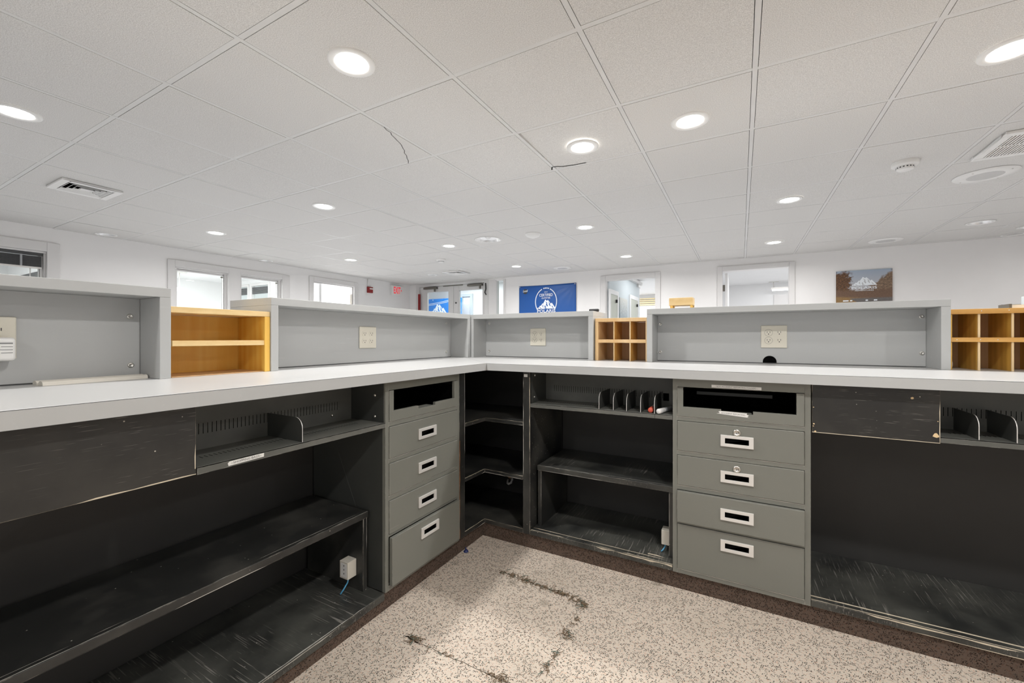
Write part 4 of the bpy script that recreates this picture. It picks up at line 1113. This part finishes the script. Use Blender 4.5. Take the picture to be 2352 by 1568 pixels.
outlet('L', .283, .54, 1.046, 'ivory double outlet cut by the left picture edge')
t = thing('plug_charger', 'white plug charger on the outlet at the left picture edge', 'charger', 'L', (.29, .50, .985))
B(.235, .330, .49, .5325, .985, 1.047).build('body', M['white_pl'], t, .008, 4)
for k in range(4): B(.300 + .004 * (k % 2), .324, .4896, .4899, 1.030 - k * .008, 1.0315 - k * .008 + (.002 if k == 0 else 0)).build('print_line', M['ink'], t)
# ------------------------------------------------------------------ wooden compartments
def wbox(mb, nm, m_, t): return mb.build(nm, M[m_], t, .001)
t = thing('shelf_box', 'golden maple two shelf box between the two left hutches', 'wooden box', 'L', (.79, .5, Z0))
u0, u1, v0, v1, zt = .6365, .9555, .405, .60, 1.147
wbox(B(u0, u1, v0, v1, zt - .019, zt), 'top_panel', 'wood_gold_edge', t)
wbox(B(u0, u0 + .0045, v0 + .02, v1, Z0, zt - .0195), 'side_panel', 'wood_gold', t)
wbox(B(u1 - .020, u1, v0, v1, Z0, zt - .0195), 'side_panel', 'wood_gold', t)
wbox(B(u0 + .005, u1 - .020, v0 + .003, v1 - .012, 1.019, 1.037), 'shelf_board', 'wood_gold_edge', t)
wbox(B(u0 + .005, u1 - .020, v1 - .012, v1 - .004, Z0, zt - .0195), 'back_panel', 'wood_gold', t)
wbox(B(u0 + .005, u1 - .020, v0 + .006, v1 - .012, Z0, Z0 + .003), 'bottom_panel', 'wood_brown', t)
t = thing('pigeonhole_box', 'pale maple pigeonhole box of six cells between the right hutches', 'pigeonholes', 'R', (-.6, .57, Z0))
u0, u1, v0, v1, zt = -.7395, -.4475, .490, .672, 1.159
wbox(B(u0, u1, v0, v1, zt - .020, zt), 'top_panel', 'wood_maple', t)
wbox(B(u0, u0 + .020, v0, v1, Z0, zt - .0205), 'side_panel', 'wood_maple', t)
wbox(B(u1 - .008, u1, v0, v1, Z0, zt - .0205), 'side_panel', 'wood_maple', t)
wbox(B(u0 + .020, u1 - .008, v0, v1 - .008, 1.019, 1.038), 'shelf_board', 'wood_maple', t)
wbox(B(u0 + .020, u1 - .008, v1 - .008, v1, Z0, zt - .0205), 'back_panel', 'wood_brown', t)
for u in (-.632, -.542):
    for a, b_ in ((Z0, 1.0188), (1.0382, zt - .0205)):
        d = MB(); d.box(u, u + .005, v0 + .003, v1 - .008, a, b_); d.cur = 1; d.box(u - .0002, u + .0052, v0 + .001, v0 + .003, a, b_)
        d.build('divider', [M['wood_maple_in'], M['wood_ply']], t)
t = thing('pigeonhole_box', 'orange oak pigeonhole box right of the long right hutch', 'pigeonholes', 'R', (.95, .57, Z0))
u0, u1, v0, v1, zt = .7435, 1.20, .490, .680, 1.162
wbox(B(u0, u1, v0 + .006, v1, zt - .012, zt), 'top_panel', 'wood_orange_in', t)
wbox(B(u0, u1, v0, v0 + .006, zt - .020, zt).box(u0, u1, v0, v0 + .006, 1.030, 1.048), 'front_rail', 'wood_orange', t)
wbox(B(u0, u0 + .010, v0 + .0065, v1, Z0, zt - .0125), 'side_panel', 'wood_orange_in', t)
wbox(B(u1 - .010, u1, v0 + .0065, v1, Z0, zt - .0125), 'side_panel', 'wood_orange_in', t)
wbox(B(u0 + .010, u1 - .010, v1 - .008, v1, Z0, zt - .0125), 'back_panel', 'wood_brown', t)
wbox(B(u0 + .010, u1 - .010, v0 + .0065, v1 - .008, 1.034, 1.044), 'shelf_board', 'wood_orange_in', t)
for u in (.828, .920, 1.012, 1.104):
    for a, b_ in ((Z0, 1.0338), (1.0442, zt - .0125)):
        d = MB(); d.box(u, u + .006, v0 + .0115, v1 - .008, a, b_); d.cur = 1; d.box(u - .0002, u + .0062, v0 + .0075, v0 + .0115, a, b_)
        d.build('divider', [M['wood_orange_in'], M['wood_ply']], t)
for (u, z) in ((.835, 1.153), (.910, 1.154), (.765, 1.039), (.832, 1.039), (.88, 1.039)):
    MB().lathe([(0, -.0006), (.0018, -.0006), (.0018, 0)], 8, (u, v0, z), 'y').build('nail_head', M['label'], t)
# small things standing about
t = thing('wooden_tray', 'small light wooden box standing on the long right hutch', 'wooden box', 'R', (-.28, .58, ZH))
for a in (-.335, -.235):
    for b_ in (.535, .61): B(a, a + .012, b_, b_ + .012, ZH + .0002, ZH + .018).build('foot', M['wood_gold'], t)
q = MB(); q.box(-.340, -.222, .530, .538, ZH + .0182, ZH + .0585).box(-.340, -.222, .617, .625, ZH + .0182, ZH + .0585).box(-.340, -.332, .538, .617, ZH + .0182, ZH + .0585).box(-.230, -.222, .538, .617, ZH + .0182, ZH + .0585)
q.build('side_wall', M['wood_gold_edge'], t, .001); B(-.332, -.230, .538, .617, ZH + .0182, ZH + .022).build('base_panel', M['wood_gold'], t)
q = MB(); q.box(-.800, -.742, .56, .585, ZH + .0002, ZH + .018)
o = single(q, 'cable_clip', M['blackpl'], 'small black plastic clip lying on the short right hutch', 'clip', 'R', (-.77, .57, ZH), None, .005)
t = thing('card_holder', 'low metal edged white holder on the orange pigeonhole box', 'holder', 'R', (.97, .6, 1.1622))
q = MB(); q.box(.945, .953, .58, .66, 1.1622, 1.183).box(.953, 1.02, .655, .66, 1.1622, 1.185); q.build('metal_edge', M['bronze'], t)
B(.953, 1.0, .59, .655, 1.1622, 1.180).build('card_block', M['white_pl'], t)
single(B(1.006, 1.11, .585, .65, 1.1622, 1.215), 'paper_box', M['hallblue'], 'pale blue grey box on the orange pigeonholes at the right picture edge', 'box', 'R', (1.05, .6, 1.1622), None, .002)
t = thing('tape_roll', 'white and blue roll inside the lower left orange pigeonhole', 'tape roll', 'R', (.757, .58, Z0))
MB().lathe([(.008, -.012), (.017, -.012), (.017, .012), (.008, .012), (.008, -.012)], 20, (.771, .60, Z0 + .0175), 'x').build('roll', M['white_pl'], t)
MB().lathe([(0, .0125), (.0125, .0125), (.0125, -.0125), (0, -.0125)], 20, (.771, .60, Z0 + .0175), 'x').build('core', M['bluecable'], t)
# two mouldings on the left worktop
def moulding(y0, y1, x0, x1, label):
    prof = []
    for k in range(13):
        a = pi * k / 12; prof.append((-.012 * cos(a), .003 + .0095 * abs(sin(a)) ** .7))
    prof = [(-.013, 0)] + prof + [(.013, 0)]
    ang = math.atan2(x1 - x0, y1 - y0); ln = math.hypot(x1 - x0, y1 - y0)
    mb = MB().prism([(-a, b_) for a, b_ in prof][::-1], lambda a, b_, d: (x0 + a * cos(ang) + d * sin(ang), y0 - a * sin(ang) + d * cos(ang), ZW1 + .0002 + b_), 0, ln)
    single(mb, 'wood_moulding', M['cream'], label, 'moulding', 'W', ((x0 + x1) / 2, (y0 + y1) / 2, ZW1), 'loose mouldings')
moulding(.362, .600, -1.678, -1.700, 'cream moulding strip on the left worktop, the one against the hutch back')
moulding(.366, .600, -1.648, -1.672, 'cream moulding strip on the left worktop, the front one of two')

# ------------------------------------------------------------------ frayed carpet seams
fy = MB()
def fray(x0, y0, x1, y1, n, amp, ln):
    for k in range(n):
        t_ = random.random(); x = x0 + (x1 - x0) * t_ + random.gauss(0, amp); y = y0 + (y1 - y0) * t_ + random.gauss(0, amp)
        d = math.atan2(y1 - y0, x1 - x0) + random.gauss(0, 1.0); l = ln * random.uniform(.3, 1.2)
        w_ = random.uniform(-1.2, 1.2)
        p = [(x, y, .0015), (x + l * .5 * cos(d), y + l * .5 * sin(d), .002 + random.uniform(.001, .006)), (x + l * cos(d + w_), y + l * sin(d + w_), .001 + random.uniform(0, .004))]
        fy.cur = 2 if random.random() < .2 else 0
        fy.tube(p, random.uniform(.0006, .0012), 5)
def slit(x0, y0, x1, y1, w):
    n = 14; P = [(x0 + (x1 - x0) * k / n + random.gauss(0, .002), y0 + (y1 - y0) * k / n + random.gauss(0, .002)) for k in range(n + 1)]
    q = ribbon(P, w, .0007); i = len(fy.v); fy.v += q.v; fy.f += [[a + i for a in f] for f in q.f]; fy.mi += [1] * len(q.f); fy.smooth += q.smooth
fray(-.955, 1.607, -.56, 1.578, 150, .006, .026); slit(-.94, 1.605, -.62, 1.583, .003)
fray(-.55, 1.58, -.53, 1.55, 30, .008, .035)
fray(-.535, 1.54, -.54, 1.42, 14, .003, .02); fray(-.555, 1.39, -.53, 1.37, 20, .010, .03)
fray(-.535, 1.30, -.545, 1.17, 26, .005, .022); slit(-.535, 1.33, -.545, 1.16, .0012)
fray(-1.02, 1.10, -.98, 1.098, 34, .007, .028); slit(-1.03, 1.098, -.97, 1.093, .005)
slit(-.97, 1.093, -.60, 1.098, .0014); fray(-.93, 1.093, -.75, 1.095, 16, .003, .018); fray(-.72, 1.096, -.60, 1.098, 30, .004, .022)
fo = fy.build('frayed_yarn', [M['yarn'], M['tear'], M['yarn_green']]); fo['kind'] = 'stuff'; tag(fo, 'frayed brown yarn along the torn carpet patch on the floor', 'frayed carpet')
q = MB().lathe([(0, .011), (.007, .010), (.011, .005), (.012, 0)], 14, (-1.178, 1.672, .0005)); q.tube([(-1.178, 1.672, .010), (-1.183, 1.675, .020)], .003, 8)
single(q, 'plastic_cap', M['darkblue'], 'tiny dark blue plastic cap on the carpet near the left drawer cabinet', 'cap', 'W', (-1.178, 1.672, .0005))

# ------------------------------------------------------------------ camera, world, colour
cam = bpy.data.cameras.new('camera'); cam.sensor_width = 36.; cam.lens = 954. / 2352 * 36; cam.shift_y = -7.5 / 2352; cam.clip_start = .02
co = bpy.data.objects.new('camera', cam); COL.objects.link(co); co.location = (0, 0, 1.045); co.rotation_euler = (R(90), 0, R(28.85))
scn.camera = co
w = bpy.data.worlds.new('world'); scn.world = w; w.use_nodes = True
bg = w.node_tree.nodes['Background']; bg.inputs[0].default_value = (.93, .965, 1, 1); bg.inputs[1].default_value = 1.0
vs = scn.view_settings; vs.view_transform = 'Standard'; vs.look = 'None'; vs.gamma = 1.; vs.exposure = 0.; vs.use_curve_mapping = False
for o in list(bpy.data.objects):
    if '_o' in o: del o['_o']
